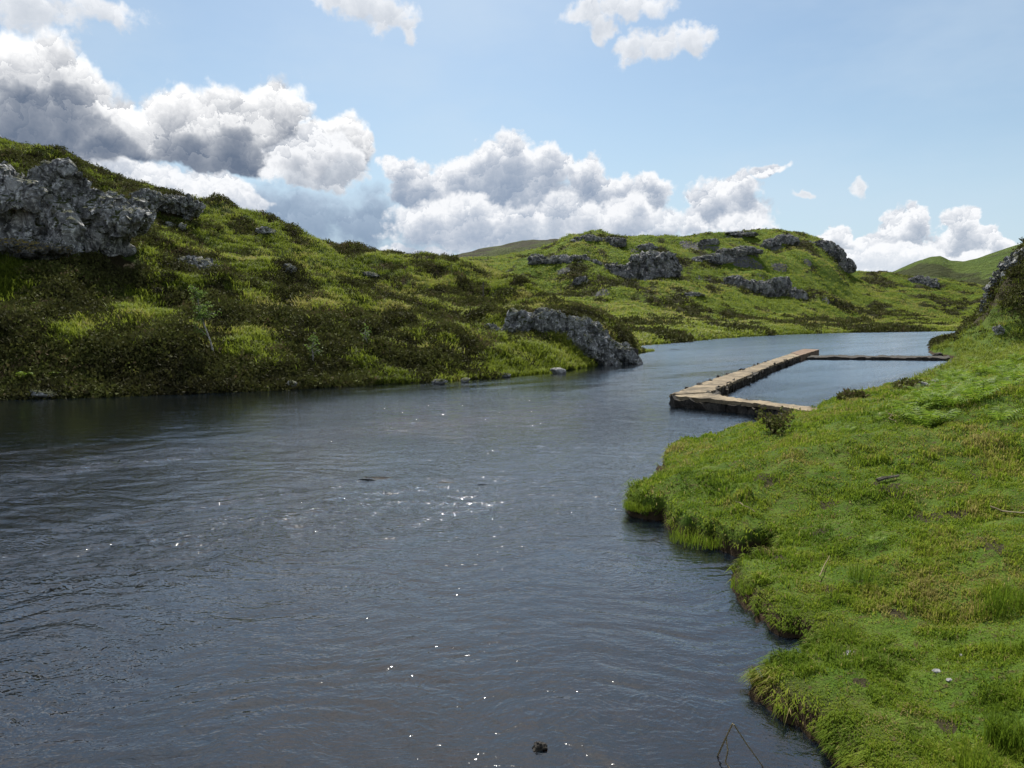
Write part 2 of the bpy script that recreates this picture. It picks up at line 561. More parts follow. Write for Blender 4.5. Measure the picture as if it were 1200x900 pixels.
def ground_mat(name, grass_a, grass_b, heath, scale, rockc=None):
    mt, t, out = new_mat(name)
    co = t.n('ShaderNodeTexCoord').outputs['Object']
    at = t.n('ShaderNodeAttribute', attribute_name='heath').outputs['Fac']
    n1 = t.noise(co, scale * 3, 5, 0.65)
    n2 = t.noise(co, scale * 0.5, 4, 0.6)
    n3 = t.noise(co, scale * 11, 3, 0.7)
    g = t.mix(t.ss(n2, 0.35, 0.65), grass_a, grass_b)
    f = t.m('ADD', at, t.m('MULTIPLY', t.m('SUBTRACT', n1, 0.5), 0.9))
    c = t.mix(t.ss(f, -0.12, 0.22), g, heath)
    c = t.mix(t.ss(n3, 0.35, 0.7), t.mix(0.45, c, (0.012, 0.012, 0.006)), c)
    if rockc:
        ra = t.n('ShaderNodeAttribute', attribute_name='rock').outputs['Fac']
        rn = t.m('ADD', ra, t.m('MULTIPLY', t.m('SUBTRACT', t.noise(co, scale * 2.2, 6, 0.7), 0.5), 1.1))
        c = t.mix(t.ss(rn, 0.45, 0.62), c, t.mix(n3, (0.04, 0.04, 0.042), rockc))
    nb = bump(t, t.m('ADD', n1, t.m('MULTIPLY', n3, 0.5)), 0.7, 0.6 / scale)
    diffuse_out(t, out, c, 0.95, 0.05, nb)
    return mt


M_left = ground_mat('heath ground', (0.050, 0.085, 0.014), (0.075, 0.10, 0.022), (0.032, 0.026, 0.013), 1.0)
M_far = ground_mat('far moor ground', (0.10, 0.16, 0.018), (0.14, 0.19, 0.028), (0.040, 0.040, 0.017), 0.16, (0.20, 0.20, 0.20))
M_dist = ground_mat('distant moor ground', (0.075, 0.095, 0.035), (0.10, 0.115, 0.05), (0.07, 0.068, 0.045), 0.06, (0.17, 0.17, 0.17))
M_dgreen = ground_mat('distant green ground', (0.075, 0.12, 0.022), (0.10, 0.14, 0.03), (0.05, 0.06, 0.02), 0.05, (0.17, 0.17, 0.17))


def bank_mat():
    mt, t, out = new_mat('bank turf ground')
    co = t.n('ShaderNodeTexCoord').outputs['Object']
    sep = t.n('ShaderNodeSeparateXYZ')
    t.put(sep.inputs[0], co)
    n1 = t.noise(co, 2.2, 5, 0.6)
    n2 = t.noise(co, 14, 4, 0.7)
    n3 = t.noise(co, 55, 3, 0.7)
    g = t.mix(t.ss(n1, 0.35, 0.68), (0.055, 0.105, 0.010), (0.095, 0.145, 0.018))
    g = t.mix(t.ss(n2, 0.50, 0.70), g, (0.075, 0.055, 0.026))
    g = t.mix(t.ss(n3, 0.35, 0.65), t.mix(0.5, g, (0.012, 0.012, 0.006)), g)
    hz = t.n('ShaderNodeAttribute', attribute_name='heath').outputs['Fac']
    g = t.mix(t.ss(t.m('ADD', hz, t.m('MULTIPLY', t.m('SUBTRACT', n1, 0.5), 1.2)), 0.3, 0.55), g, (0.035, 0.03, 0.016))
    peat = t.mix(n2, (0.020, 0.014, 0.009), (0.055, 0.038, 0.022))
    g = t.mix(t.ss(t.m('ADD', sep.outputs[2], t.m('MULTIPLY', t.m('SUBTRACT', n2, 0.5), 0.10)), 0.10, 0.22), peat, g)
    bedc = t.mix(t.ss(t.noise(co, 5, 5, 0.65), 0.35, 0.65), (0.035, 0.022, 0.013), (0.12, 0.075, 0.042))
    g = t.mix(t.ss(sep.outputs[2], -0.10, -0.02), bedc, g)
    nb = bump(t, t.m('ADD', n2, t.m('MULTIPLY', n3, 0.4)), 0.8, 0.05)
    diffuse_out(t, out, g, 0.95, 0.08, nb)
    return mt


M_bank = bank_mat()


def leaf_mat(name, stops, transl=0.4, rough=0.6, spec=0.25):
    mt, t, out = new_mat(name)
    a = t.n('ShaderNodeAttribute', attribute_name='tint').outputs['Fac']
    c = t.ramp(a, stops)
    p = t.n('ShaderNodeBsdfPrincipled')
    t.put(p.inputs['Base Color'], c)
    p.inputs['Roughness'].default_value = rough
    p.inputs['Specular IOR Level'].default_value = spec
    tr = t.n('ShaderNodeBsdfTranslucent')
    t.put(tr.inputs['Color'], c)
    mx = t.n('ShaderNodeMixShader')
    mx.inputs[0].default_value = transl
    t.t.links.new(p.outputs[0], mx.inputs[1])
    t.t.links.new(tr.outputs[0], mx.inputs[2])
    t.t.links.new(mx.outputs[0], out.inputs[0])
    return mt


M_grass = leaf_mat('bank grass', [(0.0, (0.055, 0.100, 0.010)), (0.45, (0.125, 0.190, 0.016)), (0.75, (0.200, 0.255, 0.024)), (0.9, (0.22, 0.21, 0.05)), (1.0, (0.36, 0.29, 0.13))], 0.5, spec=0.05)
M_moor = leaf_mat('moor grass', [(0.0, (0.07, 0.095, 0.012)), (0.5, (0.155, 0.200, 0.022)), (0.85, (0.215, 0.255, 0.036)), (1.0, (0.27, 0.24, 0.08))], 0.45, spec=0.1)
M_heath = leaf_mat('heather leaf', [(0.0, (0.026, 0.025, 0.011)), (0.5, (0.060, 0.064, 0.018)), (0.8, (0.090, 0.105, 0.024)), (1.0, (0.12, 0.09, 0.05))], 0.22, 0.8, 0.1)
M_fern = leaf_mat('bracken leaf', [(0.0, (0.08, 0.15, 0.014)), (0.6, (0.15, 0.24, 0.022)), (1.0, (0.22, 0.29, 0.035))], 0.5)
M_birch = leaf_mat('birch leaf', [(0.0, (0.06, 0.11, 0.02)), (1.0, (0.15, 0.21, 0.05))], 0.5)
M_straw = leaf_mat('dead stalk', [(0.0, (0.20, 0.16, 0.09)), (1.0, (0.27, 0.22, 0.12))], 0.2)


def rock_mat(name, dark, mid, lite, lichen=0.5, moss=None, mossamt=0.3, scale=1.0):
    mt, t, out = new_mat(name)
    co = t.n('ShaderNodeTexCoord').outputs['Object']
    ge = t.n('ShaderNodeNewGeometry')
    sp = t.n('ShaderNodeSeparateXYZ')
    t.put(sp.inputs[0], ge.outputs['Normal'])
    a = t.noise(co, 1.3 * scale, 7, 0.68)
    b = t.noise(t.v('MULTIPLY', co, (1, 1, 0.35)), 3.1 * scale, 6, 0.7)
    l = t.noise(co, 4.5 * scale, 6, 0.75)
    vo = t.n('ShaderNodeTexVoronoi', feature='DISTANCE_TO_EDGE')
    wv = t.v('ADD', t.v('MULTIPLY', co, (1, 1, 0.6)), t.v('SCALE', t.noise(co, 1.5 * scale, 4, 0.6, out=1), 0.6 / scale))
    t.put(vo.inputs['Vector'], wv)
    vo.inputs['Scale'].default_value = 1.1 * scale
    c = t.mix(t.ss(a, 0.35, 0.65), dark, mid)
    c = t.mix(t.ss(l, 0.62 - 0.14 * lichen, 0.74 - 0.10 * lichen), c, lite)
    c = t.mix(t.ss(b, 0.56, 0.66), c, dark)
    c = t.mix(t.ss(vo.outputs['Distance'], 0.03, 0.0, 0.0, 0.45), c, (0.02, 0.02, 0.02))
    if moss:
        mm = t.m('ADD', t.m('MULTIPLY', sp.outputs[2], 0.5), t.m('MULTIPLY', t.m('SUBTRACT', t.noise(co, 1.8 * scale, 5, 0.65), 0.5), 1.6))
        c = t.mix(t.ss(mm, 0.62 - mossamt, 0.74 - mossamt), c, t.mix(l, moss, tuple(v * .45 for v in moss)))
    hgt = t.m('ADD', t.m('MULTIPLY', b, 0.6), t.m('ADD', t.m('MULTIPLY', l, 0.5), t.m('MULTIPLY', t.ss(vo.outputs['Distance'], 0.0, 0.07), 0.35)))
    diffuse_out(t, out, c, 0.85, 0.25, bump(t, hgt, 0.9, 0.22 / scale))
    return mt


M_rock = rock_mat('grey gneiss', (0.075, 0.076, 0.078), (0.31, 0.31, 0.307), (0.58, 0.58, 0.57), 0.9, (0.055, 0.065, 0.018), 0.36)
M_rockfar = rock_mat('far crag rock', (0.055, 0.056, 0.058), (0.26, 0.26, 0.257), (0.50, 0.46, 0.45), 0.8, (0.07, 0.09, 0.02), 0.24, 0.35)
M_rockdark = rock_mat('wet dark stone', (0.020, 0.018, 0.016), (0.060, 0.054, 0.046), (0.20, 0.19, 0.17), 0.2, (0.045, 0.035, 0.015), 0.15, 4.0)
M_rockpale = rock_mat('pale lichen stone', (0.12, 0.12, 0.12), (0.30, 0.30, 0.29), (0.58, 0.57, 0.55), 0.7, None, 0, 2.0)
M_moss = rock_mat('rock with yellow moss', (0.06, 0.06, 0.06), (0.14, 0.14, 0.14), (0.36, 0.36, 0.35), 0.5, (0.22, 0.17, 0.03), 0.42)


def plain_mat(name, a, b, scale, rough=0.9):
    mt, t, out = new_mat(name)
    co = t.n('ShaderNodeTexCoord').outputs['Object']
    n = t.noise(co, scale, 6, 0.7)
    n2 = t.noise(co, scale * 6, 4, 0.7)
    c = t.mix(t.ss(n, 0.35, 0.65), a, b)
    c = t.mix(t.ss(n2, 0.55, 0.7), c, tuple(x * 0.5 for x in a))
    diffuse_out(t, out, c, rough, 0.2, bump(t, t.m('ADD', n, n2), 0.6, 0.03))
    return mt


M_conc = plain_mat('weathered sandy concrete', (0.092, 0.074, 0.050), (0.25, 0.20, 0.13), 1.6)
M_rust = plain_mat('rusty red concrete', (0.11, 0.072, 0.05), (0.21, 0.145, 0.098), 2.0)
M_bark = plain_mat('pale bark', (0.16, 0.15, 0.13), (0.42, 0.40, 0.37), 9.0)
M_wood = plain_mat('grey wood', (0.06, 0.05, 0.04), (0.17, 0.15, 0.12), 9.0)
M_twig = plain_mat('dark twig', (0.03, 0.022, 0.015), (0.08, 0.06, 0.04), 20.0)


def water_mat():
    mt, t, out = new_mat('peaty river water')
    co = t.n('ShaderNodeTexCoord').outputs['Object']
    amp = t.n('ShaderNodeAttribute', attribute_name='chop').outputs['Fac']
    ge = t.n('ShaderNodeNewGeometry')
    E = 0.006
    warp = t.v('SCALE', t.v('SUBTRACT', t.noise(co, 0.6, 2, 0.5, out=1), (.5, .5, .5)), 0.9)
    base = t.v('ADD', co, warp)

    def height(off):
        p = t.v('ADD', base, off)
        b = t.noise(t.v('MULTIPLY', p, (1.0, 2.1, 0)), 5.5, 2, 0.55, 0.8, dim='2D')
        c = t.noise(t.v('MULTIPLY', p, (1.2, 1.9, 0)), 17.0, 1, 0.5, 0.3, dim='2D')
        return t.m('MULTIPLY_ADD', c, 0.0095, t.m('MULTIPLY', b, 0.018))
    h0, hx, hy = height((0, 0, 0)), height((E, 0, 0)), height((0, E, 0))
    k = t.m('MULTIPLY', t.m('MULTIPLY_ADD', amp, 0.8, 0.12), -1.0 / E)
    nx = t.m('MULTIPLY', t.m('SUBTRACT', hx, h0), k)
    ny = t.m('MULTIPLY', t.m('SUBTRACT', hy, h0), k)
    N = t.v('NORMALIZE', t.v('ADD', ge.outputs['Normal'], t.xyz(nx, t.m('SUBTRACT', ny, t.n('ShaderNodeAttribute', attribute_name='lean').outputs['Fac']), 0.0)))
    gl = t.n('ShaderNodeBsdfGlossy', distribution='GGX')
    gl.inputs['Roughness'].default_value = 0.03
    t.put(gl.inputs['Normal'], N)
    tr = t.n('ShaderNodeBsdfTransparent')
    tr.inputs['Color'].default_value = (0.38, 0.29, 0.22, 1)
    df = t.n('ShaderNodeBsdfDiffuse')
    df.inputs['Color'].default_value = (0.012, 0.022, 0.034, 1)
    dm = t.n('ShaderNodeMixShader')
    dm.inputs[0].default_value = 0.28
    t.t.links.new(tr.outputs[0], dm.inputs[1])
    t.t.links.new(df.outputs[0], dm.inputs[2])
    fr = t.n('ShaderNodeFresnel')
    fr.inputs['IOR'].default_value = 1.45
    t.put(fr.inputs['Normal'], N)
    mx = t.n('ShaderNodeMixShader')
    f_ = fr.outputs[0]
    t.put(mx.inputs[0], t.m('MULTIPLY_ADD', t.m('MULTIPLY', f_, 0.95), t.m('SUBTRACT', 1.0, f_), f_, clamp=True))
    t.t.links.new(dm.outputs[0], mx.inputs[1])
    t.t.links.new(gl.outputs[0], mx.inputs[2])
    t.t.links.new(mx.outputs[0], out.inputs[0])
    return mt


M_water = water_mat()
M_bed = plain_mat('river bed', (0.030, 0.020, 0.013), (0.075, 0.050, 0.030), 1.5)

# ------------------------------------------------------------------ setting meshes
def quad(name, x0, y0, x1, y1, z, mat):
    return mesh_np(name, np.array([(x0, y0, z), (x1, y0, z), (x1, y1, z), (x0, y1, z)]), np.array([(0, 1, 2, 3)]), mat)


tag(quad('ground', -3000, -3000, 3000, 3000, -1.5, M_bed), kind='structure')

def build_water():
    nt_, ny_ = 820, 1250
    t = np.linspace(-1.0, 0.95, nt_)[None, :]
    Y = np.geomspace(3.2, 175, ny_)[:, None]
    X = t * Y
    Y = Y + 0 * X
    dx = 1.95 * Y / nt_
    dy = Y * math.log(175 / 3.2) / ny_
    ca, sa = math.cos(rad(42)), math.sin(rad(42))
    u, v = X * ca + Y * sa, -X * sa + Y * ca               # along / across the current
    streak = sstep(-0.18, 0.32, fbm2(u * .045, v * .34, 4, 700))
    cen = np.exp(-((X - 1.5 - .12 * (Y - 20)) / 6.0) ** 2) * sstep(10, 15, Y) * (1 - sstep(34, 50, Y))
    # the main current keeps to the left; the near shallows and the pool are calm
    cur = sstep(2.0, 13.0, Y - 0.75 * X) * sstep(-4, 5, Y - 7.5 + 0.35 * np.abs(X + 3))
    cur = np.maximum(cur, sstep(-2, -7, X))
    pool = sstep(0, 1.5, sdist(X, Y, np.array([on_plane(*q) for q in [(832, 461), (945, 414), (1099, 416), (1130, 425), (968, 476)]])))
    amp = (0.34 + 0.48 * (1 + 1.3 * sstep(1, -6, X) * sstep(24, 14, Y)) * cur * (0.15 + 0.85 * streak)) * (1 - 0.35 * pool)
    amp = amp * (1 - .5 * sstep(2, -8, X) * sstep(13, 22, Y))
    ang = 0.35 * fbm2(X / 6, Y / 6, 2, 705)
    wx, wy = X + ang * 1.5, Y + 0.5 * fbm2(X / 2.5, Y / 2.5, 2, 706)
    near = 1 - sstep(6, 14, Y)
    amp = amp * (1 - .45 * cen)
    rif = np.exp(-(((X + .8) / 5.5) ** 2 + ((Y - 22.5) / 6.0) ** 2) ** 2)
    Z = 0
    for lx, ly, h_, sd_ in ((3.2, 1.5, .014, 1), (1.5, .70, .015, 2), (.75, .36, .020, 3), (.36, .17, .0115, 4), (.17, .09, .0042, 5)):
        fade = sstep(1.6, 4.0, ly / dy) * sstep(1.6, 4.0, lx / dx)
        w = fbm2(wx / lx + 3 * sd_, wy / ly - 5 * sd_, 2, 710 + sd_ * 7, 0.4)
        # sharper crests than troughs
        Z = Z + h_ * fade * (w - 0.35 * np.abs(w) + .1) * (1 - near * (0.85 if sd_ < 3 else 0.0)) * (1 + .1 * rif)
    far = 1 - 0.65 * sstep(15, 55, Y)
    Z = Z * amp * far
    # standing wave over the submerged ledge in mid river
    lx0, ly0 = on_plane(480, 566)
    dd = np.exp(-((Y - ly0 - .35 - 0.02 * (X - lx0)) / .28) ** 2) * np.exp(-((X - lx0) / 1.6) ** 4)
    Z = Z + dd * 0.010 * (1 + .5 * fbm2(X / .4, Y / .2, 2, 740))
    V = np.stack((X, Y, Z), -1).reshape(-1, 3)
    at = {'chop': ((amp * (1 - 0.72 * sstep(14, 48, Y)) + 1.25 * rif) * (1 - .35 * near) * (1 + .7 * pool)).ravel(), 'lean': ((.3 + .7 * sstep(-15, 1, X)) * (1 - .75 * cen) * 0.08 * sstep(8, 30, Y) * (0.05 + 0.95 * np.maximum(np.maximum(streak, pool), sstep(30, 60, Y)))).ravel()}
    o = mesh_np('river_water', V, grid_faces(ny_, nt_), M_water, smooth=True, attrs=at)
    return tag(o, kind='structure')


build_water()


def polar_patch(name, tlo, thi, nt, rows, zfun, mat, heath_sc, ylo, yhi, rock=False, hb=0.0):
    t = np.linspace(tlo, thi, nt)[None, :]
    q = np.linspace(0, 1, rows)[:, None]
    y0, y1 = ylo(t), yhi(t)
    Y = y0 + (y1 - y0) * q
    X = Y * t
    Z = zfun(X, Y)
    at = {'heath': heath_mask(X, Y, heath_sc).ravel() + hb}
    if rock:
        gy = np.gradient(Z, axis=0) / np.gradient(Y, axis=0)
        gx = np.gradient(Z, axis=1) / np.maximum(np.gradient(X, axis=1), 1e-3)
        at['rock'] = sstep(0.55, 1.25, np.hypot(gx, gy)).ravel()
    V = np.stack((X, Y, Z), -1).reshape(-1, 3)
    return tag(mesh_np(name, V, grid_faces(rows, nt), mat, smooth=True, attrs=at), kind='structure')


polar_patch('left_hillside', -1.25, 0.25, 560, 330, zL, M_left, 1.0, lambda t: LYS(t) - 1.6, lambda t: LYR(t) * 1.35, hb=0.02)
polar_patch('far_hill', -1.2, 1.2, 640, 260, zF, M_far, 3.2, lambda t: FYS(t) - 3, lambda t: FYR(t) * 1.25, rock=True, hb=-0.10)


def z_dist1(X, Y):
    t = X / Y
    c = curve([(tof(a, b), eof(a, b)) for a, b in [(-600, 330), (440, 316), (500, 306), (547, 300), (575, 294), (600, 289), (625, 285), (647, 284), (680, 287), (760, 300), (1000, 330), (1500, 340)]])
    q = np.clip((Y - 420) / 260, 0, 1)
    return (H + 680 * c(t)) * np.sin(q * np.pi / 2) - np.maximum(Y - 680, 0) * .1 + fbm2(X / 50, Y / 50, 5, 3) * 3.0


def z_dist2(X, Y):
    t = X / Y
    c = curve([(tof(a, b), eof(a, b)) for a, b in [(800, 345), (990, 336), (1020, 327), (1048, 320), (1075, 309), (1090, 304), (1102, 303), (1113, 308), (1130, 308), (1150, 303), (1179, 294), (1210, 285), (1300, 270), (1600, 260)]])
    q = np.clip((Y - 285) / 190, 0, 1)
    return (H + 475 * c(t)) * np.sin(q * np.pi / 2) - np.maximum(Y - 475, 0) * .1 + fbm2(X / 45, Y / 45, 5, 8) * 2.2 * (1 - .7 * q)


polar_patch('distant_grey_hill', -1.2, 1.0, 300, 60, z_dist1, M_dist, 9, lambda t: t * 0 + 420, lambda t: t * 0 + 760, rock=True, hb=0.15)
polar_patch('distant_green_hill', 0.2, 1.2, 260, 60, z_dist2, M_dgreen, 9, lambda t: t * 0 + 285, lambda t: t * 0 + 540, rock=True, hb=-0.15)


PITS = [(*hit(a, b)[:2], r) for a, b, r in [(1042, 572, .26), (972, 592, .2), (1080, 606, .26), (916, 655, .18), (976, 690, .14), (1120, 600, .2), (960, 622, .16), (1052, 720, .12), (1010, 800, .1), (1090, 640, .16), (1148, 560, .3), (900, 565, .25), (1165, 640, .2), (1105, 850, .1)]]


def pit_mask(X, Y):
    w = fbm2(X / .18, Y / .18, 2, 801)
    m = np.zeros(X.shape)
    for x_, y_, r_ in PITS:
        d_ = np.hypot(X - x_, (Y - y_) * .8) / (.62 * r_) + .8 * w
        m = np.maximum(m, sstep(1.1, .6, d_))
    return m


def build_bank():
    xs = np.concatenate((np.linspace(-9, -1, 40, endpoint=False), np.arange(-1, 15, 0.055), np.arange(15, 26, 0.16), np.arange(26, 56, 0.3), np.geomspace(56, 330, 50)))
    ys = np.concatenate((np.linspace(-20, 2.5, 60, endpoint=False), np.arange(2.5, 17, 0.055), np.arange(17, 36, 0.11), np.arange(36, 80, 0.4), np.geomspace(80, 185, 60)))
    X, Y = np.meshgrid(xs, ys)
    Z = zB(X, Y)
    kb = sstep(44, 56, Y) * sstep(33.5, 36, X)
    V = np.stack((X, Y, Z), -1).reshape(-1, 3)
    return tag(mesh_np('river_bank', V, grid_faces(len(ys), len(xs)), M_bank, smooth=True, attrs={'heath': np.maximum(kb * 0.9, 1.2 * pit_mask(X, Y)).ravel()}), kind='structure')


build_bank()

# ------------------------------------------------------------------ scattered vegetation
def tuft(k, spread, h, w, seed, lean=0.5):
    """k bent blades of two triangles each"""
    r = np.random.default_rng(seed)
    T = []
    for _ in range(k):
        a, b = r.uniform(0, 2 * np.pi), r.uniform(0, 2 * np.pi)
        p = np.array((math.cos(a), math.sin(a), 0)) * spread * math.sqrt(r.uniform())
        hh = h * r.uniform(0.55, 1.0)
        d = np.array((math.cos(b), math.sin(b), 0))
        sd = np.array((-d[1], d[0], 0)) * w * 0.5
        m = p + d * lean * hh * 0.3 + np.array((0, 0, hh * 0.62))
        e = p + d * lean * hh * 0.95 + np.array((0, 0, hh * 0.95))
        T.append((p - sd, p + sd, m + sd * .75))
        T.append((p - sd, m + sd * .75, m - sd * .75))
        T.append((m - sd * .75, m + sd * .75, e))
    return np.array(T)


def bushlet(k, rx, rz, leaf, seed):
    r = np.random.default_rng(seed)
    d = r.normal(size=(k, 3))
    d /= np.linalg.norm(d, axis=1)[:, None]
    d[:, 2] = np.abs(d[:, 2])
    rr = r.uniform(0.55, 1.05, k)[:, None]
    c = d * rr * np.array((rx, rx, rz))
    a = r.normal(size=(k, 3)); a[:, 2] += 0.8
    a /= np.linalg.norm(a, axis=1)[:, None]
    b = np.cross(a, r.normal(size=(k, 3)))
    b /= np.linalg.norm(b, axis=1)[:, None]
    s = leaf * r.uniform(0.6, 1.3, k)[:, None]
    return np.stack((c - b * s * .45, c + b * s * .45, c + a * s * 1.4), 1)


def scatter(P, templates, scale, tint, yaw=None, zs=None):
    """returns V, faces, tint for triangles placed at P"""
    N = len(P)
    yaw = R.uniform(0, 2 * np.pi, N) if yaw is None else yaw
    zs = np.ones(N) if zs is None else zs
    which = R.integers(0, len(templates), N)
    Vs, Ts = [], []
    for i, T in enumerate(templates):
        k = which == i
        if not k.any():
            continue
        c, s = np.cos(yaw[k])[:, None], np.sin(yaw[k])[:, None]
        t = T.reshape(-1, 3)
        x = (t[None, :, 0] * c - t[None, :, 1] * s) * scale[k][:, None]
        y = (t[None, :, 0] * s + t[None, :, 1] * c) * scale[k][:, None]
        z = t[None, :, 2] * (scale[k] * zs[k])[:, None]
        V = np.stack((x, y, z), -1) + P[k][:, None, :]
        Vs.append(V.reshape(-1, 3))
        jit = R.normal(0, 0.10, (k.sum(), len(T)))
        Ts.append(np.repeat(np.clip(tint[k][:, None] + jit, 0, 1), 3, axis=1).ravel())
    V = np.concatenate(Vs)
    return V, np.arange(len(V)).reshape(-1, 3), np.concatenate(Ts)


def stuff(name, P, templates, scale, tint, mat, label, zs=None, cat=None):
    V, Fc, T = scatter(P, templates, scale, tint, zs=zs)
    o = mesh_np(name, V, Fc, mat, attrs={'tint': T})
    return tag(o, label, cat or name.replace('_', ' '), kind='stuff')


def place_left(n):
    t = R.uniform(-0.95, 0.19, n)
    ys, yr = LYS(t), LYR(t)
    Y = ys + 0.05 + (yr * 1.04 - ys) * R.uniform(0, 1, n) ** 1.15
    X = t * Y
    return X, Y, t, ys


# bare rock places: scatter keeps off them (filled below before planting)
ROCK_SPOTS = []


def clear_of_rocks(X, Y, f=0.85):
    ok = np.ones(X.shape, bool)
    for (rx, ry, rr) in ROCK_SPOTS:
        ok &= np.hypot(X - rx, Y - ry) > rr * f
    return ok


# ------------------------------------------------------------------ rocks
def rock_verts(seed, size, sub=4, nplanes=15, rough=0.12, aniso=(1, 1, 1)):
    r = np.random.default_rng(seed)
    bm = bmesh.new()
    bmesh.ops.create_icosphere(bm, subdivisions=sub, radius=1)
    V = np.array([v.co[:] for v in bm.verts])
    Fc = np.array([[v.index for v in f.verts] for f in bm.faces])
    bm.free()
    n = r.normal(size=(nplanes, 3))
    n /= np.linalg.norm(n, axis=1)[:, None]
    h = r.uniform(0.62, 0.95, nplanes)
    dt = V @ n.T
    rr = np.where(dt > 0.05, h[None, :] / np.maximum(dt, 0.05), 9)
    rad_ = np.minimum(rr.min(1), 1.12)
    rad_ = rad_ + rough * fbm3(V * 1.8 + seed, 3, seed) + rough * 0.6 * np.abs(fbm3(V * np.array(aniso) * 4 + seed * 2, 4, seed + 5)) - rough * .3
    return V * rad_[:, None] * np.array(size), Fc


def fracture(V, N, size, amp, seed):
    """blocky broken faces: every cell of the rock is shifted and tilted as one piece"""
    r = np.random.default_rng(seed)
    lo, hi = V.min(0), V.max(0)
    n = int(np.clip(np.prod((hi - lo) / size + .5), 8, 900))
    C = r.uniform(lo, hi, (n, 3))
    W = V + 0.25 * size * np.stack([fbm3(V / size * 1.2 + 9 * k, 2, seed + k) for k in range(3)], 1)
    idx = np.empty(len(V), int)
    for k in range(0, len(V), 4000):
        d = ((W[k:k + 4000, None, :] * np.array((1, 1, .5)) - C[None] * np.array((1, 1, .5))) ** 2).sum(-1)
        idx[k:k + 4000] = d.argmin(1)
    hgt = r.uniform(-1, 1, n)
    g = r.normal(0, 1.0, (n, 3))
    disp = 0.6 * hgt[idx] + ((V - C[idx]) / size * g[idx]).sum(1)
    return V + N * (amp * np.clip(disp, -1.6, 1.6))[:, None]


def normals_of(V, Fc):
    fn = np.cross(V[Fc[:, 1]] - V[Fc[:, 0]], V[Fc[:, 2]] - V[Fc[:, 0]])
    N = np.zeros_like(V)
    for k in range(Fc.shape[1]):
        np.add.at(N, Fc[:, k], fn)
    return N / np.maximum(np.linalg.norm(N, axis=1), 1e-9)[:, None]


def rock(name, lobes, mat, label, cat='rock', group=None, sub=4, rough=0.12, parent=None, aniso=(1, 1, 1), seed0=1, keep=True, rotz=None, tilt=None, dfix=None, fr=1.0):
    """lobes: (px, py, half width px, half height px, half depth as a share of the half width, sink 0..1)"""
    VV, FF, n = [], [], 0
    r = np.random.default_rng(seed0)
    base, szs = None, []
    raw = []
    for (px, py, wx, hy, dep, sink) in lobes:
        d0, d1 = hit(px, py + 0.75 * hy)[1], hit(px, py)[1]
        raw.append(d0 + (min(d1, d0 * 1.3) - d0) * sink)
    dm = float(np.median(raw))
    for i, (px, py, wx, hy, dep, sink) in enumerate(lobes):
        d = dm + np.clip(raw[i] - dm, -0.55, 0.55) * wx / F * dm * dep
        d = dfix or d
        sx, sz = 1.18 * wx / F * d, 1.18 * hy / F * d
        szs.append(min(sx, sz))
        V, Fc = rock_verts(seed0 * 13 + i, (sx, sx * dep, sz), sub, rough=rough, aniso=aniso)
        a = r.uniform(-0.5, 0.5) if rotz is None else rotz
        tl = tilt if tilt is not None else (r.uniform(-0.25, 0.25) if rotz is None else 0.0)
        M = Matrix.Rotation(a, 3, 'Z') @ Matrix.Rotation(tl, 3, 'Y')
        V = V @ np.array(M).T
        q = ray(px, py)
        c = np.array((q[0] / q[1] * d, d, H + q[2] / q[1] * d))
        base = c if base is None else base
        VV.append(V + c - base); FF.append(Fc + n); n += len(V)
        if keep:
            ROCK_SPOTS.append((c[0], c[1], max(sx, sx * dep) * 0.9))
    V, Fc = np.concatenate(VV), np.concatenate(FF)
    sz = float(np.median(szs))
    if len(lobes) > 1:
        # grow the lobes together into one body
        tmp = mesh_np('tmp', V, Fc)
        md = tmp.modifiers.new('r', 'REMESH')
        md.mode = 'VOXEL'
        md.voxel_size = max(sz / 22, float(np.ptp(V, axis=0).max()) / 230)
        dg = bpy.context.evaluated_depsgraph_get()
        me = bpy.data.meshes.new_from_object(tmp.evaluated_get(dg))
        V = np.empty(len(me.vertices) * 3, np.float32); me.vertices.foreach_get('co', V); V = V.reshape(-1, 3).astype(float)
        Fc = np.empty(len(me.polygons) * 4, np.int32); me.loops.foreach_get('vertex_index', Fc); Fc = Fc.reshape(-1, 4)
        bpy.data.meshes.remove(me)
        bpy.data.objects.remove(tmp)
        # keep the one body, drop crumbs
        lab = np.arange(len(V))
        e0 = Fc.ravel(); e1 = np.roll(Fc, -1, axis=1).ravel()
        for _ in range(200):
            m_ = np.minimum(lab[e0], lab[e1]); old = lab.copy()
            np.minimum.at(lab, e0, m_); np.minimum.at(lab, e1, m_)
            lab = lab[lab]
            if (lab == old).all():
                break
        u_, c_ = np.unique(lab, return_counts=True)
        keepv = lab == u_[c_.argmax()]
        Fc = Fc[keepv[Fc[:, 0]]]
        new_i = np.cumsum(keepv) - 1
        V, Fc = V[keepv], new_i[Fc]
    k = max(sz, .02)
    if keep:
        V = fracture(V, normals_of(V, Fc), k * 0.85, k * 0.22 * fr, seed0 + 7)
        V = fracture(V, normals_of(V, Fc), k * 0.36, k * 0.10 * fr, seed0 + 8)
        V = fracture(V, normals_of(V, Fc), k * 0.16, k * 0.035 * fr, seed0 + 9)
    o = mesh_np(name, V, Fc, mat, smooth=not keep)
    o.location = base
    return tag(o, label, cat, group)


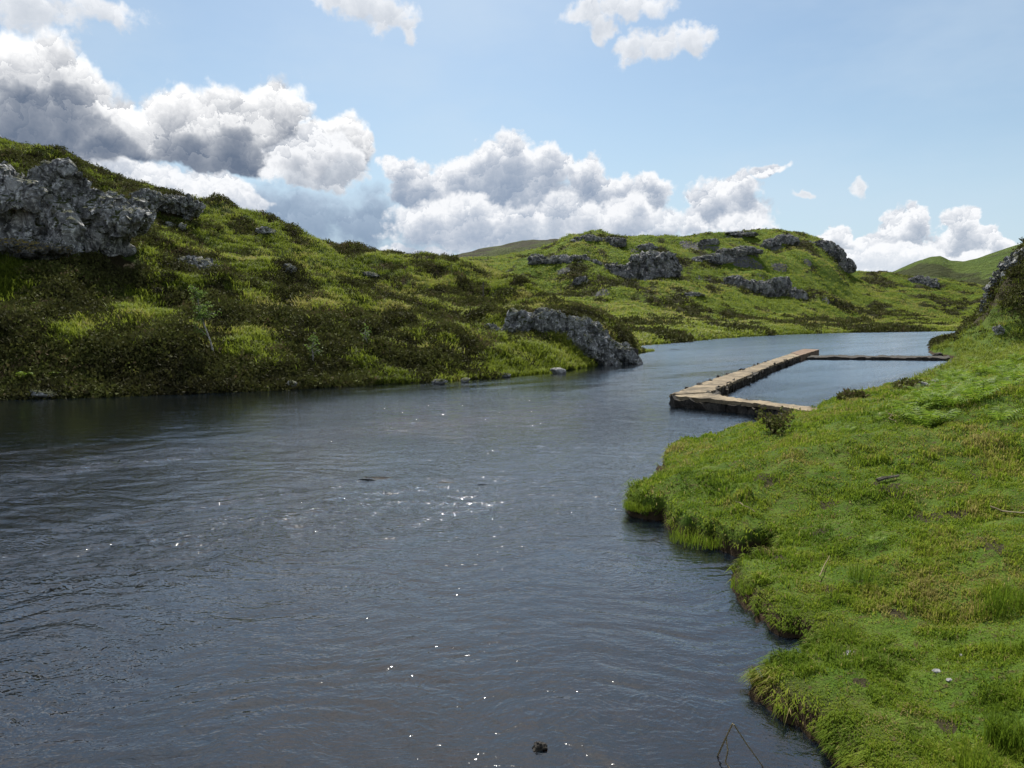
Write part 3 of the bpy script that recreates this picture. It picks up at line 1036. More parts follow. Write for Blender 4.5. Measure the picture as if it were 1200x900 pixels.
# --- left hillside
rock('crag', [(-80, 246, 90, 56, .42, .5), (0, 246, 70, 52, .42, .5), (52, 250, 60, 45, .42, .5), (98, 256, 52, 33, .46, .5), (140, 255, 36, 20, .6, .6), (14, 268, 76, 38, .42, .4), (76, 266, 50, 28, .46, .4), (-60, 272, 84, 42, .42, .4), (124, 258, 30, 18, .6, .5)],
     M_rock, 'big grey rock crag below the skyline of the left hillside', 'crag', sub=4, rough=0.10, aniso=(2, 2, 1), seed0=3, rotz=0.0, tilt=0.25, fr=.72)
rock('rock_band', [(172, 237, 20, 9, .8, .4), (195, 240, 22, 10, .8, .4), (218, 246, 18, 8, .8, .4)], M_rock, 'long low rock band on the skyline just beyond the big crag', 'crag', seed0=5)
rock('rock_ledge', [(-5, 290, 26, 8, .9, .2), (28, 293, 30, 7, .9, .2), (60, 294, 24, 5, .9, .2)], M_moss, 'low rock ledge with yellow moss at the foot of the big crag', 'rock', seed0=6)
BLD = 'boulders lying on the left hillside'
rock('boulder', [(118, 282, 11, 9, .9, .3)], M_rock, 'pale boulder at the right foot of the big crag', 'boulder', BLD, seed0=7)
rock('boulder', [(236, 314, 21, 11, .9, .3)], M_rock, 'large grey lichen boulder alone in the middle of the left hillside', 'boulder', BLD, seed0=8)
rock('boulder', [(339, 315, 9, 5, .9, .3)], M_rock, 'small grey boulder to the right of the large lichen boulder', 'boulder', BLD, seed0=9)
rock('boulder', [(197, 264, 6, 4, .9, .3)], M_rock, 'small pale stone on the slope under the skyline rock band', 'boulder', BLD, sub=3, seed0=10)
rock('boulder', [(312, 272, 10, 5, .9, .3)], M_rock, 'low rock in the heather on the sloping skyline', 'boulder', BLD, sub=3, seed0=11)
rock('boulder', [(213, 266, 5, 4, .9, .3)], M_rock, 'smaller of two neighbouring stones under the skyline rock band', 'boulder', BLD, sub=3, seed0=12)
rock('boulder', [(435, 322, 8, 3, .9, .3)], M_rock, 'flat rock on the bright green slope near the dip of the skyline', 'boulder', BLD, sub=3, seed0=13)
# --- headland at the bend
rock('headland_rock', [(650, 380, 24, 16, .5, .4), (672, 389, 30, 20, .5, .4), (697, 400, 28, 20, .5, .3), (718, 411, 24, 14, .5, .3), (735, 417, 16, 8, .6, .3), (680, 412, 36, 14, .5, .2), (708, 421, 28, 10, .5, .2)],
     M_rock, 'sloping grey rock headland dropping into the river at its bend', 'rock outcrop', sub=4, rough=0.10, aniso=(1, 1, 3), seed0=15, rotz=0.1, tilt=0.5, fr=.6)
HR = 'rocks beside the headland'
rock('rock', [(606, 383, 20, 13, .7, .3)], M_rock, 'whitish rock face in the heather just above the headland slab', 'rock', HR, seed0=16)
rock('rock', [(572, 386, 13, 6, .7, .3)], M_rock, 'small flat rock leftmost of the three beside the headland', 'rock', HR, seed0=17)
rock('rock', [(742, 413, 7, 5, .8, 0)], M_rockdark, 'brown rock at the very tip of the headland in the water', 'rock', HR, seed0=18, keep=False)
ST = 'stones along the foot of the left bank'
for k, (a, b, w, h, lab) in enumerate([(515, 447, 9, 4, 'pale flat stone at the waterline under the left bank'), (545, 446, 6, 3, 'smaller stone next to the pale flat waterline stone'), (50, 461, 20, 6, 'grey stone at the waterline near the left edge'), (340, 452, 7, 5, 'stone half hidden at the foot of the dark left bank'), (655, 435, 8, 4, 'brown stone where the grassy bank meets the headland'), (590, 440, 7, 3, 'dark stone below the bright grass of the left bank')]):
    rock('stone', [(a, b, w, h, .8, .1)], M_rock if k != 4 else M_rockpale, lab, 'stone', ST, sub=3, seed0=30 + k, keep=False)
# --- far hill crags
FC = 'rock crags on the far hill'
for k, (lobes, lab) in enumerate([
    ([(700, 322, 13, 13, .7, .3), (722, 324, 15, 15, .7, .3), (745, 320, 16, 19, .7, .3), (768, 318, 16, 18, .7, .3), (785, 312, 12, 12, .7, .3)], 'tallest dark crag in the middle of the far hill'),
    ([(632, 305, 12, 5, .7, .3), (655, 305, 14, 6, .7, .3), (680, 308, 14, 7, .7, .3)], 'long low crag left of the tallest dark crag'),
    ([(872, 336, 14, 10, .7, .3), (893, 342, 17, 14, .7, .3), (908, 336, 12, 10, .7, .3)], 'broad crag low on the far hill above the water'),
    ([(934, 345, 10, 12, .7, .3)], 'narrow pale crag right of the broad low crag'),
    ([(962, 290, 12, 10, .7, .3), (975, 299, 12, 11, .7, .3), (986, 309, 10, 8, .7, .3)], 'crag along the steep right edge of the far hill'),
    ([(832, 304, 18, 6, .7, .3), (858, 298, 18, 6, .7, .3), (875, 293, 12, 4, .7, .3)], 'slanting dark crag band near the top of the far hill'),
    ([(918, 282, 14, 6, .7, .3), (905, 286, 10, 5, .7, .3)], 'small crag just under the far summit'),
    ([(690, 281, 12, 5, .7, .3), (720, 283, 14, 5, .7, .3)], 'rounded skyline rocks at the left shoulder of the far hill'),
    ([(755, 290, 9, 4, .7, .3)], 'pale rock strip below the left shoulder of the far hill'),
    ([(832, 284, 10, 4, .7, .3)], 'small grey rock near the middle of the far skyline'),
    ([(812, 345, 12, 3, .7, .3)], 'pale flat slab on the grass below the far crags'),
    ([(860, 327, 10, 6, .7, .3)], 'small mossy crag above the broad low crag'),
    ([(1075, 330, 16, 6, .7, .3), (1088, 334, 9, 5, .7, .3)], 'dark crag at the foot of the distant green hill'),
    ([(680, 330, 7, 6, .7, .3)], 'lone boulder left below the tallest dark crag'),
    ([(870, 274, 14, 3, .7, .3)], 'flat skyline rock at the far summit'),
]):
    rock('crag', [(a, b + .25 * h, w * 1.3, h * 1.15, .42, 1.0) for a, b, w, h, _, _ in lobes], M_rockfar, lab, 'crag', FC, sub=4, rough=0.12, aniso=(2.5, 2.5, 1), seed0=60 + k, rotz=0.15, fr=0.6)
# --- right crag
rock('crag', [(1174, 348, 16, 18, .8, .1), (1184, 332, 16, 20, .8, .1), (1196, 316, 15, 20, .8, .1), (1196, 346, 20, 18, .8, .1), (1212, 306, 20, 22, .8, .2), (1162, 358, 12, 9, .8, .1), (1222, 338, 24, 26, .8, .2)],
     M_rock, 'broken grey crag on the knoll at the right edge', 'crag', sub=4, rough=0.12, aniso=(2, 2, 2), seed0=90, dfix=56.0, rotz=0.0)
rock('boulder', [(1170, 387, 5, 5, 1, .2)], M_rock, 'grey boulder in the heather under the right-edge crag', 'boulder', seed0=91, sub=3)
# --- pool edge and bank stones
PS = 'stones at the edge of the pool'
for k, (a, b, w, h, lab) in enumerate([(1108, 434, 4, 2, 'dark stone standing in the pool water near its right end'), (1095, 447, 6, 3, 'largest grey stone at the pool edge beside the ferns'), (1082, 451, 6, 3, 'pale stone left of the largest stone at the pool edge'), (1099, 416, 5, 3, 'dark stone at the end of the far pool wall')]):
    rock('stone', [(a, b, w, h, .9, 0)], M_rockdark if k in (0, 3) else M_rockpale, lab, 'stone', PS, sub=3, seed0=110 + k, keep=False)
GS = 'small stones in the bank grass'
for k, (a, b, w, h, lab) in enumerate([(1126, 768, 2.6, 1.7, 'small white stone in the grass of the near bank'), (1098, 786, 5, 1.6, 'pale broken stone low in the grass beside the white one'), (1112, 796, 3.5, 1.4, 'flat grey stone just below the small white stone'), (994, 766, 6, 2, 'thin grey stone in the grass near the water notch')]):
    rock('stone', [(a, b, w, h, .9, 0)], M_rockpale, lab, 'stone', GS, sub=3, seed0=120 + k, keep=False)
rock('stone', [(630, 876, 8, 5, .9, 0), (637, 874, 5, 4, .9, 0), (632, 872, 4, 3, .9, 0)], M_rockdark, 'dark wet stone breaking the water in the foreground', 'stone', seed0=130, keep=False, rough=0.2)
# ------------------------------------------------------------------ pier and pool wall
def strip_block(name, left, right, z0, z1, mat, parent, seg=0.12, amp=0.03, seed=0, inset=0.0, freq=3.2):
    """a block between two ground polylines (same count), subdivided and roughened"""
    L, Rr = np.array(left, float), np.array(right, float)
    n = 0
    rows = []
    for i in range(len(L) - 1):
        m = max(2, int(np.linalg.norm((L[i + 1] + Rr[i + 1] - L[i] - Rr[i]) / 2) / seg))
        for k in range(m + (1 if i == len(L) - 2 else 0)):
            f = k / m
            rows.append((L[i] * (1 - f) + L[i + 1] * f, Rr[i] * (1 - f) + Rr[i + 1] * f))
    prof = [(0, 0.0), (0, .25), (0, .5), (0, .75), (0, 1.0), (.25, 1.0), (.5, 1.0), (.75, 1.0), (1, 1.0), (1, .75), (1, .5), (1, .25), (1, 0.0)]
    V = []
    for a, b in rows:
        for u, w in prof:
            uu = inset + u * (1 - 2 * inset)
            p = a * (1 - uu) + b * uu
            V.append((p[0], p[1], z0 + (z1 - z0) * w))
    V = np.array(V)
    nr, nc = len(rows), len(prof)
    d = np.stack([fbm3(V * freq + seed + 7 * k, 3, seed + k) for k in range(3)], 1)
    side = np.tile(np.array([1.0 if w < 1 or u in (0, 1) else 0.35 for u, w in prof]), nr)[:, None]
    V = V + d * amp * side
    Fc = grid_faces(nr, nc)[:, ::-1]
    caps = []
    o = mesh_np(name, V, Fc, mat, parent, smooth=False)
    bm = bmesh.new(); bm.from_mesh(o.data)
    bm.verts.ensure_lookup_table()
    for r0 in (0, nr - 1):
        try:
            bm.faces.new([bm.verts[r0 * nc + k] for k in range(nc)])
        except ValueError:
            pass
    bmesh.ops.recalc_face_normals(bm, faces=bm.faces)
    bm.to_mesh(o.data); bm.free()
    return o


ZT = 0.36
P = lambda a, b: np.array(on_plane(a, b, ZT))
outer = [P(785, 462), P(827, 447), P(890, 426.5), P(928, 413.7)]
inner = [P(832, 459.6), P(860, 447), P(906, 427.3), P(937, 416.8)]
arm_f = [P(786, 463.2), P(866, 470.2), P(938, 479.6), P(968, 484)]
arm_b = [P(832, 460.4), P(869, 466.8), P(938, 475), P(968, 478.8)]
pier = empty('stone_pier', (outer[0][0], outer[0][1], 0))
tag(pier, 'bent concrete topped stone pier walling off the pool from the river', 'pier')


def pier_part(name, l, r, z0, z1, mat, **k):
    o = strip_block(name, l, r, z0, z1, mat, None, **k)
    o.parent = pier
    o.matrix_parent_inverse = Matrix.Translation(-Vector(pier.location))
    return o


pier_part('walkway', outer, inner, 0.24, ZT, M_conc, amp=0.038, freq=7.0, seed=1)
pier_part('walkway', arm_f, arm_b, 0.236, ZT - 0.005, M_conc, amp=0.032, freq=7.0, seed=2)
pier_part('rubble_base', outer, inner, -1.3, 0.27, M_rockdark, amp=0.18, seed=3, inset=-0.01, seg=0.09)
pier_part('rubble_base', arm_f, arm_b, -1.3, 0.267, M_rockdark, amp=0.18, seed=4, inset=-0.02, seg=0.09)
pier_part('end_platform', [P(927.5, 413.6), P(942, 409.4)], [P(938, 416.9), P(960, 410)], -1.3, ZT + 0.03, M_rust, amp=0.02, seed=5)
fw = strip_block('pool_wall', [P(951, 413.0), P(1000, 413.2), P(1112, 413.9)], [P(945, 415.2), P(1000, 415.4), P(1114, 416.3)], -1.2, 0.17, M_rockdark, None, amp=0.07, seed=7)
lg = [np.array(on_plane(*q)) for q in [(392, 561.5), (440, 563), (490, 564.5), (540, 567), (582, 570)]]
ld = strip_block('submerged_ledge', [q + np.array((0, .2)) for q in lg], lg, -.6, 0.008, M_rockdark, None, amp=0.05, freq=2.2, seed=12, seg=.06)
cx_, hw_ = (lg[0][0] + lg[-1][0]) / 2, abs(lg[-1][0] - lg[0][0]) / 2
for v_ in ld.data.vertices:
    v_.co.z -= 0.09 * abs((v_.co.x - cx_) / hw_) ** 4
tag(ld, 'thin brown rock ledge barely breaking the surface in mid river', 'rock ledge')
tag(fw, 'low dark stone wall closing the far side of the pool', 'wall')

# stones of the rubble footing that stand clear at the landward end
for k, (a, b, w) in enumerate([(892, 484, 6), (903, 486, 5), (916, 488, 6)]):
    rock('stone', [(a, b, w, w * .7, .9, 0)], M_rockdark, ['first dark block at the foot of the pier beside the little shrub', 'middle dark block at the foot of the pier above the shrub', 'last dark block where the pier meets the grass'][k], 'stone', 'blocks at the foot of the pier', sub=3, seed0=140 + k, keep=False)

# ------------------------------------------------------------------ plant the left hillside
ltuft = [tuft(13, .30, .34, .034, 300 + i, 0.8) for i in range(6)]
lbush = [bushlet(46, .42, .38, .085, 320 + i) for i in range(6)]
X, Y, t, ys = place_left(85000)
hm = heath_mask(X, Y, 1.0) + 0.02 + 0.10 * sstep(-.3, -.6, t) - 0.10 * sstep(-.3, -.1, t) + 0.26 * sstep(11, 1.5, Y - ys) * sstep(0.0, -0.18, t)
ok = clear_of_rocks(X, Y, .62)
isg = (hm + R.normal(0, .16, len(X)) < 0.06) & ok
g = np.where(isg)[0]
Pg = np.stack((X[g], Y[g], zL(X[g], Y[g]) - 0.03), 1)
stuff('moor_grass', Pg, ltuft, R.uniform(.6, 1.25, len(g)), np.clip(0.62 - 0.22 * sstep(-.25, -.6, t[g]) + 0.55 * fbm2(X[g] / 5, Y[g] / 5, 3, 400) + R.normal(0, .12, len(g)), 0, 1), M_moor, 'rough green moor grass covering the left hillside')
h = np.where((~isg) & ok & (R.uniform(0, 1, len(X)) < 0.75))[0]
Ph = np.stack((X[h], Y[h], zL(X[h], Y[h]) - 0.08), 1)
stuff('heather', Ph, lbush, R.uniform(.55, 1.35, len(h)), np.clip(0.52 - .12 * sstep(9, 2, (Y - ys)[h]) + .5 * fbm2(X[h] / 3, Y[h] / 3, 3, 410) + R.normal(0, .16, len(h)), 0, 1), M_heath, 'dark brown heather covering the left hillside', zs=R.uniform(.7, 1.25, len(h)))

# ------------------------------------------------------------------ plant the far hill
n = 42000
t = R.uniform(-0.15, 0.72, n)
ys, yr = FYS(t), FYR(t)
Y = ys + 0.3 + (yr - ys) * R.uniform(0, 1, n) ** 1.3
X = t * Y
hm = heath_mask(X, Y, 3.2) - 0.14 - 0.16 * sstep(.3, .5, (Y - ys) / (yr - ys))
ok = clear_of_rocks(X, Y, 0.45)
isg = hm + R.normal(0, .14, n) < 0.05
g = np.where(isg & ok)[0]
ftuft = [tuft(9, .7, .5, .13, 340 + i, 0.9) for i in range(4)]
stuff('hill_grass', np.stack((X[g], Y[g], zF(X[g], Y[g]) - 0.05), 1), ftuft, R.uniform(.6, 1.3, len(g)), np.clip(0.70 + .4 * fbm2(X[g] / 14, Y[g] / 14, 3, 420) + R.normal(0, .1, len(g)), 0, 1), M_moor, 'bright green rough grass over the far hill')
h = np.where(~isg & ok)[0]
fbush = [bushlet(22, .8, .6, .26, 360 + i) for i in range(4)]
stuff('hill_heather', np.stack((X[h], Y[h], zF(X[h], Y[h]) - 0.1), 1), fbush, R.uniform(.5, 1.3, len(h)), np.clip(0.55 + R.normal(0, .2, len(h)), 0, 1), M_heath, 'dark heather clumps over the far hill')

# ------------------------------------------------------------------ plant the right bank
n = 760000
Y = np.exp(R.uniform(math.log(2.6), math.log(48), n))
t = R.uniform(0.10, 0.98, n)
X = t * Y
k = (X < 60)
X, Y = X[k], Y[k]
sc = np.clip(Y / 12, 0.35, 2.2)
s = sdist(X, Y) + sc * shore_noise(X, Y, sc)
bare = fbm2(X / 0.55, Y / 0.55, 3, 430)
k = (s > 0.015) & (R.uniform(0, 1, len(X)) > .55 * pit_mask(X, Y)) & ((bare < 0.30 + .25 * fbm2(X / 2, Y / 2, 2, 433)) | (R.uniform(0, 1, len(X)) < .25))
X, Y, s = X[k], Y[k], s[k]
Z = zB(X, Y, s)
N = len(X)
lush = fbm2(X / 0.9, Y / 0.9, 3, 440)
edge = sstep(0.28, 0.03, s)
hgt = (0.032 + 0.05 * np.clip(lush + .1, 0, 1.2) + 0.028 * edge) * R.uniform(.5, 1.4, N) * (1 + Y / 30) * np.clip(0.85 + .75 * fbm2(X / .22, Y / .22, 2, 447), .6, 1.7)
wid = 0.0030 + 0.00095 * Y * R.uniform(.7, 1.3, N)
a = R.uniform(0, 2 * np.pi, N)
# blades on the lip of the bank hang out over the water
ge_ = 0.03
s0 = sdist(X, Y)
ga, gb = (sdist(X + ge_, Y) - s0) / ge_, (sdist(X, Y + ge_) - s0) / ge_
hang = edge * 1.6
dx_, dy_ = np.cos(a) - ga * hang, np.sin(a) - gb * hang
nn = np.maximum(np.hypot(dx_, dy_), 1e-6)
d = np.stack((dx_ / nn, dy_ / nn, np.zeros(N)), 1)
sd = np.stack((-d[:, 1], d[:, 0], np.zeros(N)), 1) * (wid * .5)[:, None]
ln = np.clip(R.uniform(.15, 1.0, N) + .4 * edge, 0, 1.3)
up = np.array((0, 0, 1.0))
p0 = np.stack((X, Y, Z - 0.01), 1)
p1 = p0 + d * (hgt * ln * .35)[:, None] + up * (hgt * .62)[:, None]
p2 = p0 + d * (hgt * ln * 1.0)[:, None] + up * (hgt * (1.0 - .3 * ln - .5 * edge * ln))[:, None]
V = np.stack((p0 - sd, p0 + sd, p1 + sd * .75, p1 - sd * .75, p2), 1).reshape(-1, 3)
b = np.arange(N)[:, None] * 5
Fc = np.concatenate((b + np.array([[0, 1, 2]]), b + np.array([[0, 2, 3]]), b + np.array([[3, 2, 4]])), 0)
tint = np.clip(0.61 + .34 * fbm2(X / 1.9, Y / 1.9, 3, 450) + .26 * fbm2(X / .35, Y / .35, 3, 455) + R.normal(0, .13, N), 0, .93)
dry = fbm2(X / .8, Y / .8, 3, 811)
tint = np.where(R.uniform(0, 1, N) < 0.03 + .35 * sstep(.42, .75, dry), R.uniform(.9, 1.0, N), tint)
o = mesh_np('bank_grass', V, Fc, M_grass, attrs={'tint': np.repeat(tint, 5)})
tag(o, 'short bright green grass covering the right river bank', 'grass', kind='stuff')

# heather over the knoll at the right
n = 13000
X = R.uniform(33, 62, n); Y = R.uniform(46, 84, n)
s = sdist(X, Y)
kx = sstep(34.5, 37, X)
k = (s > .3) & (R.uniform(0, 1, n) < .15 + .85 * kx) & clear_of_rocks(X, Y, .35)
X, Y = X[k], Y[k]
hm = heath_mask(X, Y, .8, 95)
kk = hm > -0.25
stuff('knoll_heather', np.stack((X[kk], Y[kk], zB(X[kk], Y[kk]) - .1), 1), lbush, R.uniform(.8, 1.7, kk.sum()), np.clip(.45 + R.normal(0, .2, kk.sum()), 0, 1), M_heath, 'dark heather and scrub over the knoll at the right edge', cat='heather')
kk = ~kk
n2 = 5000
X2 = np.concatenate((X[kk], R.uniform(33, 60, n2))); Y2 = np.concatenate((Y[kk], R.uniform(46, 130, n2)))
s2 = sdist(X2, Y2)
X2 = np.concatenate((X2, R.uniform(17, 46, 14000))); Y2 = np.concatenate((Y2, R.uniform(29, 62, 14000)))
s2 = sdist(X2, Y2)
q = (s2 > .1) & ~((X2 * 57 / Y2 > 35.6) & (Y2 > 45) & (R.uniform(0, 1, len(X2)) < .5))
X2, Y2 = X2[q], Y2[q]
stuff('knoll_grass', np.stack((X2, Y2, zB(X2, Y2) - .03), 1), ltuft, R.uniform(.5, 1.2, len(X2)), np.clip(.5 + R.normal(0, .2, len(X2)), 0, 1), M_moor, 'green rough grass on the knoll and shore at the right', cat='grass')

# ------------------------------------------------------------------ single plants
def tube_into(bm, pts, r0, r1, sides=6):
    prev = None
    pts = [Vector(p) for p in pts]
    for i, p in enumerate(pts):
        dr = (pts[min(i + 1, len(pts) - 1)] - pts[max(i - 1, 0)]).normalized()
        u = dr.orthogonal().normalized()
        w = dr.cross(u)
        rr = r0 + (r1 - r0) * i / (len(pts) - 1)
        ring = [bm.verts.new(p + (u * math.cos(2 * math.pi * k / sides) + w * math.sin(2 * math.pi * k / sides)) * rr) for k in range(sides)]
        if prev:
            for k in range(sides):
                bm.faces.new((prev[k], prev[(k + 1) % sides], ring[(k + 1) % sides], ring[k]))
        else:
            bm.faces.new(ring[::-1])
        prev = ring
    bm.faces.new(prev)


def bm_obj(name, bm, mat, parent=None):
    me = bpy.data.meshes.new(name)
    bm.to_mesh(me); bm.free()
    return link(name, me, mat, parent)


def birch(px, py, height, lean, label, dens=170, name='birch_tree', leafsize=.07, crown=0.9):
    p = hit(px, py)
    root = empty(name, p)
    tag(root, label, 'tree')
    r = np.random.default_rng(int(px))
    bm = bmesh.new()
    top = Vector((lean * height, 0.1 * height, height))
    pts = [top * f + Vector((0.05 * math.sin(f * 7), 0, 0)) for f in np.linspace(0, 1, 8)]
    tube_into(bm, pts, 0.045, 0.012)
    L = []
    for k in range(16):
        f = r.uniform(.3, 1)
        b0 = top * f
        dr = Vector((r.normal(), r.normal(), .55 + r.uniform(0, .6))).normalized()
        ln = crown * (1.15 - .7 * f) * r.uniform(.5, 1.0)
        b1 = b0 + dr * ln * .55
        b2 = b0 + dr * ln + Vector((0, 0, -.08))
        tube_into(bm, [b0, b1, b2], 0.014, 0.004, 5)
        for _ in range(dens // 16):
            q = np.array(b0.lerp(b2, r.uniform(.3, 1.1))) + r.normal(0, .09, 3)
            L.append(q)
    bm_obj('trunk', bm, M_bark, root)
    L = np.array(L)
    a_ = r.normal(size=L.shape); a_ /= np.linalg.norm(a_, axis=1)[:, None]
    b_ = np.cross(a_, r.normal(size=L.shape)); b_ /= np.linalg.norm(b_, axis=1)[:, None]
    sz = leafsize * r.uniform(.6, 1.2, len(L))[:, None]
    V = np.stack((L - a_ * sz, L + b_ * sz * .6, L + a_ * sz, L - b_ * sz * .6), 1).reshape(-1, 3)
    mesh_np('crown', V, np.arange(len(V)).reshape(-1, 4), M_birch, root, attrs={'tint': np.repeat(r.uniform(0, 1, len(L)), 4)})
    return root


birch(252, 424, 3.0, -0.28, 'thin pale birch sapling leaning over the dark left bank', 800, leafsize=.055)
birch(365, 428, 1.2, 0.1, 'small pale green willow bush low on the left bank', 200, 'willow_sapling', .06, 0.7)
birch(430, 407, 0.9, -0.1, 'little green sapling above the shaded part of the left bank', 120, 'willow_sapling', .06, .5)


def fern_mesh(name, seed, size, nf=6):
    r = np.random.default_rng(seed)
    Q = []
    for k in range(nf):
        a = 2 * np.pi * k / nf + r.uniform(-.4, .4)
        d = np.array((math.cos(a), math.sin(a), 0))
        sdv = np.array((-d[1], d[0], 0))
        ln = size * r.uniform(.75, 1.1)
        arch = r.uniform(.95, 1.4)
        n_ = 13
        def at(f):
            return d * ln * f * .75 + np.array((0, 0, ln * (arch * f - .62 * arch * f * f * 1.1)))
        for i in range(1, n_):
            f = i / n_
            c, nx = at(f), at(min(1, f + 1 / n_))
            wl = ln * .30 * math.sin(math.pi * (0.12 + .88 * f) ** .8) * (1.05 - f * .6)
            for sg in (-1, 1):
                tip = c + sdv * sg * wl + d * wl * .35 + np.array((0, 0, -.12 * wl + r.normal(0, .02) * size))
                q = (nx - c) * .55
                Q.append((c, c + q * .9, tip + q * .3, tip))
        for i in range(n_):
            c, nx = at(i / n_), at((i + 1) / n_)
            e = sdv * .006
            Q.append((c - e, c + e, nx + e, nx - e))
    V = np.array(Q).reshape(-1, 3)
    me_o = mesh_np(name, V, np.arange(len(V)).reshape(-1, 4), M_fern, attrs={'tint': np.repeat(r.uniform(0, 1, len(Q)), 4)})
    return me_o


FG = 'bracken ferns up the right bank'
protos = [fern_mesh('bracken_fern', 500 + i, .55) for i in range(5)]
used = [False] * 5


def fern(px, py, sc, label, group=FG):
    i = int(px * 7 + py) % 5
    o = protos[i] if not used[i] else protos[i].copy()
    if used[i]:
        COL.objects.link(o)
    used[i] = True
    p = hit(px, py)
    o.location = p - np.array((0, 0, .03))
    o.rotation_euler = (0, 0, px * 1.37)
    o.scale = (sc,) * 3
    tag(o, label, 'fern', group)
    return o


FL = 'bright green bracken fern in the dense patch at the top of the right bank'
for k in range(46):
    px = 1062 + 150 * R.uniform() ** 0.8
    sky = np.interp(px, [1050, 1075, 1100, 1130, 1160, 1200, 1215], [462, 452, 440, 424, 414, 401, 398])
    py = sky + 3 + 62 * R.uniform() ** 1.5
    fern(px, py, R.uniform(.8, 1.3), FL)
for a, b, sc, lab in [(1172, 492, .9, 'lone dark green fern below the bracken patch near the right edge'), (1098, 498, .7, 'small fern alone in the grass under the bracken patch'), (1031, 492, .6, 'small fern nearest the pool on the open grass'), (1024, 636, .42, 'bright little fern in the middle of the near grass'), (993, 505, .5, 'tiny fern low on the grass left of the others')]:
    fern(a, b, sc, lab)
LFG = 'ferns on the left bank'
for a, b, sc, lab in [(28, 446, 1.5, 'green fern low on the left bank by the left edge'), (62, 443, 1.2, 'bright green fern second from the left edge on the left bank'), (160, 400, 1.1, 'small bright fern in the dark heather of the left bank'), (136, 398, 1.0, 'pale fern left of the small bright fern on the left bank'), (40, 362, 1.2, 'green fern higher up the left bank near the edge')]:
    fern(a, b, sc, lab, LFG)


def bush(name, px, py, r_, rz, n_, leaf, mat, label, cat, seed, tint=.5, group=None):
    p = hit(px, py)
    T = bushlet(n_, r_, rz, leaf, seed)
    V = T.reshape(-1, 3)
    rr = np.random.default_rng(seed)
    o = mesh_np(name, V, np.arange(len(V)).reshape(-1, 3), mat, attrs={'tint': np.repeat(np.clip(tint + rr.normal(0, .2, n_), 0, 1), 3)})
    o.location = p - np.array((0, 0, .03))
    return tag(o, label, cat, group)


HB = 'big heather bushes on the left hillside'
for k, (a, b, r_, lab) in enumerate([(596, 348, 1.5, 'big dark heather bush above the headland rock'), (418, 388, 1.2, 'dark heather bush above the bright green grass of the left bank'), (345, 400, 1.3, 'broad dark bush on the bank right of the birch sapling'), (200, 316, 1.0, 'dark bush against the left side of the large lichen boulder'), (560, 372, 1.1, 'dark bush left above the whitish rock face'), (470, 378, 1.1, 'round heather bush in the middle of the sunny slope'), (660, 372, 1.2, 'dark heather growing over the top of the headland rock')]):
    bush('heather_bush', a, b, r_, r_ * .55, 700, .12, M_heath, lab, 'bush', 600 + k, .25, HB)
bush('yellow_moss_hummock', 158, 441, .38, .3, 300, .06, M_moor, 'yellow green moss hummock at the foot of the left bank', 'moss', 640, 1.0)
bush('sedge_clump', 1000, 468, .45, .32, 420, .08, M_heath, 'brown sedge clump on the pool edge', 'sedge', 641, .8)
bush('turf_hummock', 1070, 453, .6, .25, 300, .08, M_heath, 'dark low hummock between the pool and the ferns', 'hummock', 642, .7)


def twig_shrub(px, py, r_, label, seed):
    p = hit(px, py)
    root = empty('shrub', p)
    tag(root, label, 'shrub')
    r = np.random.default_rng(seed)
    bm = bmesh.new()
    L = []
    for k in range(22):
        a = r.uniform(0, 2 * np.pi)
        e = Vector((math.cos(a) * r_ * r.uniform(.3, 1), math.sin(a) * r_ * r.uniform(.3, 1), r_ * r.uniform(.5, 1.1)))
        tube_into(bm, [Vector((0, 0, -.05)), e * .5 + Vector((0, 0, .08)), e], .009, .003, 4)
        for _ in range(16):
            L.append(np.array(e) * r.uniform(.45, 1.05) + r.normal(0, .05, 3))
    bm_obj('stem', bm, M_twig, root)
    L = np.array(L)
    a_ = r.normal(size=L.shape); a_ /= np.linalg.norm(a_, axis=1)[:, None]
    b_ = np.cross(a_, r.normal(size=L.shape)); b_ /= np.linalg.norm(b_, axis=1)[:, None]
    sz = .045 * r.uniform(.6, 1.2, len(L))[:, None]
    V = np.stack((L - a_ * sz, L + b_ * sz * .6, L + a_ * sz, L - b_ * sz * .6), 1).reshape(-1, 3)
    mesh_np('foliage', V, np.arange(len(V)).reshape(-1, 4), M_heath, root, attrs={'tint': np.repeat(r.uniform(.5, 1, len(L)), 4)})


twig_shrub(906, 508, .42, 'little twiggy shrub at the water beside the landward end of the pier', 650)


def blade_clump(name, px, py, k, spread, h_, w_, mat, label, cat, seed, tint, group=None, lean=.5):
    p = hit(px, py)
    T = tuft(k, spread, h_, w_, seed, lean)
    V = T.reshape(-1, 3)
    rr = np.random.default_rng(seed)
    o = mesh_np(name, V, np.arange(len(V)).reshape(-1, 3), mat, attrs={'tint': np.repeat(np.repeat(np.clip(tint + rr.normal(0, .15, k), 0, 1), 3), 3)})
    o.location = p - np.array((0, 0, .02))
    return tag(o, label, cat, group)


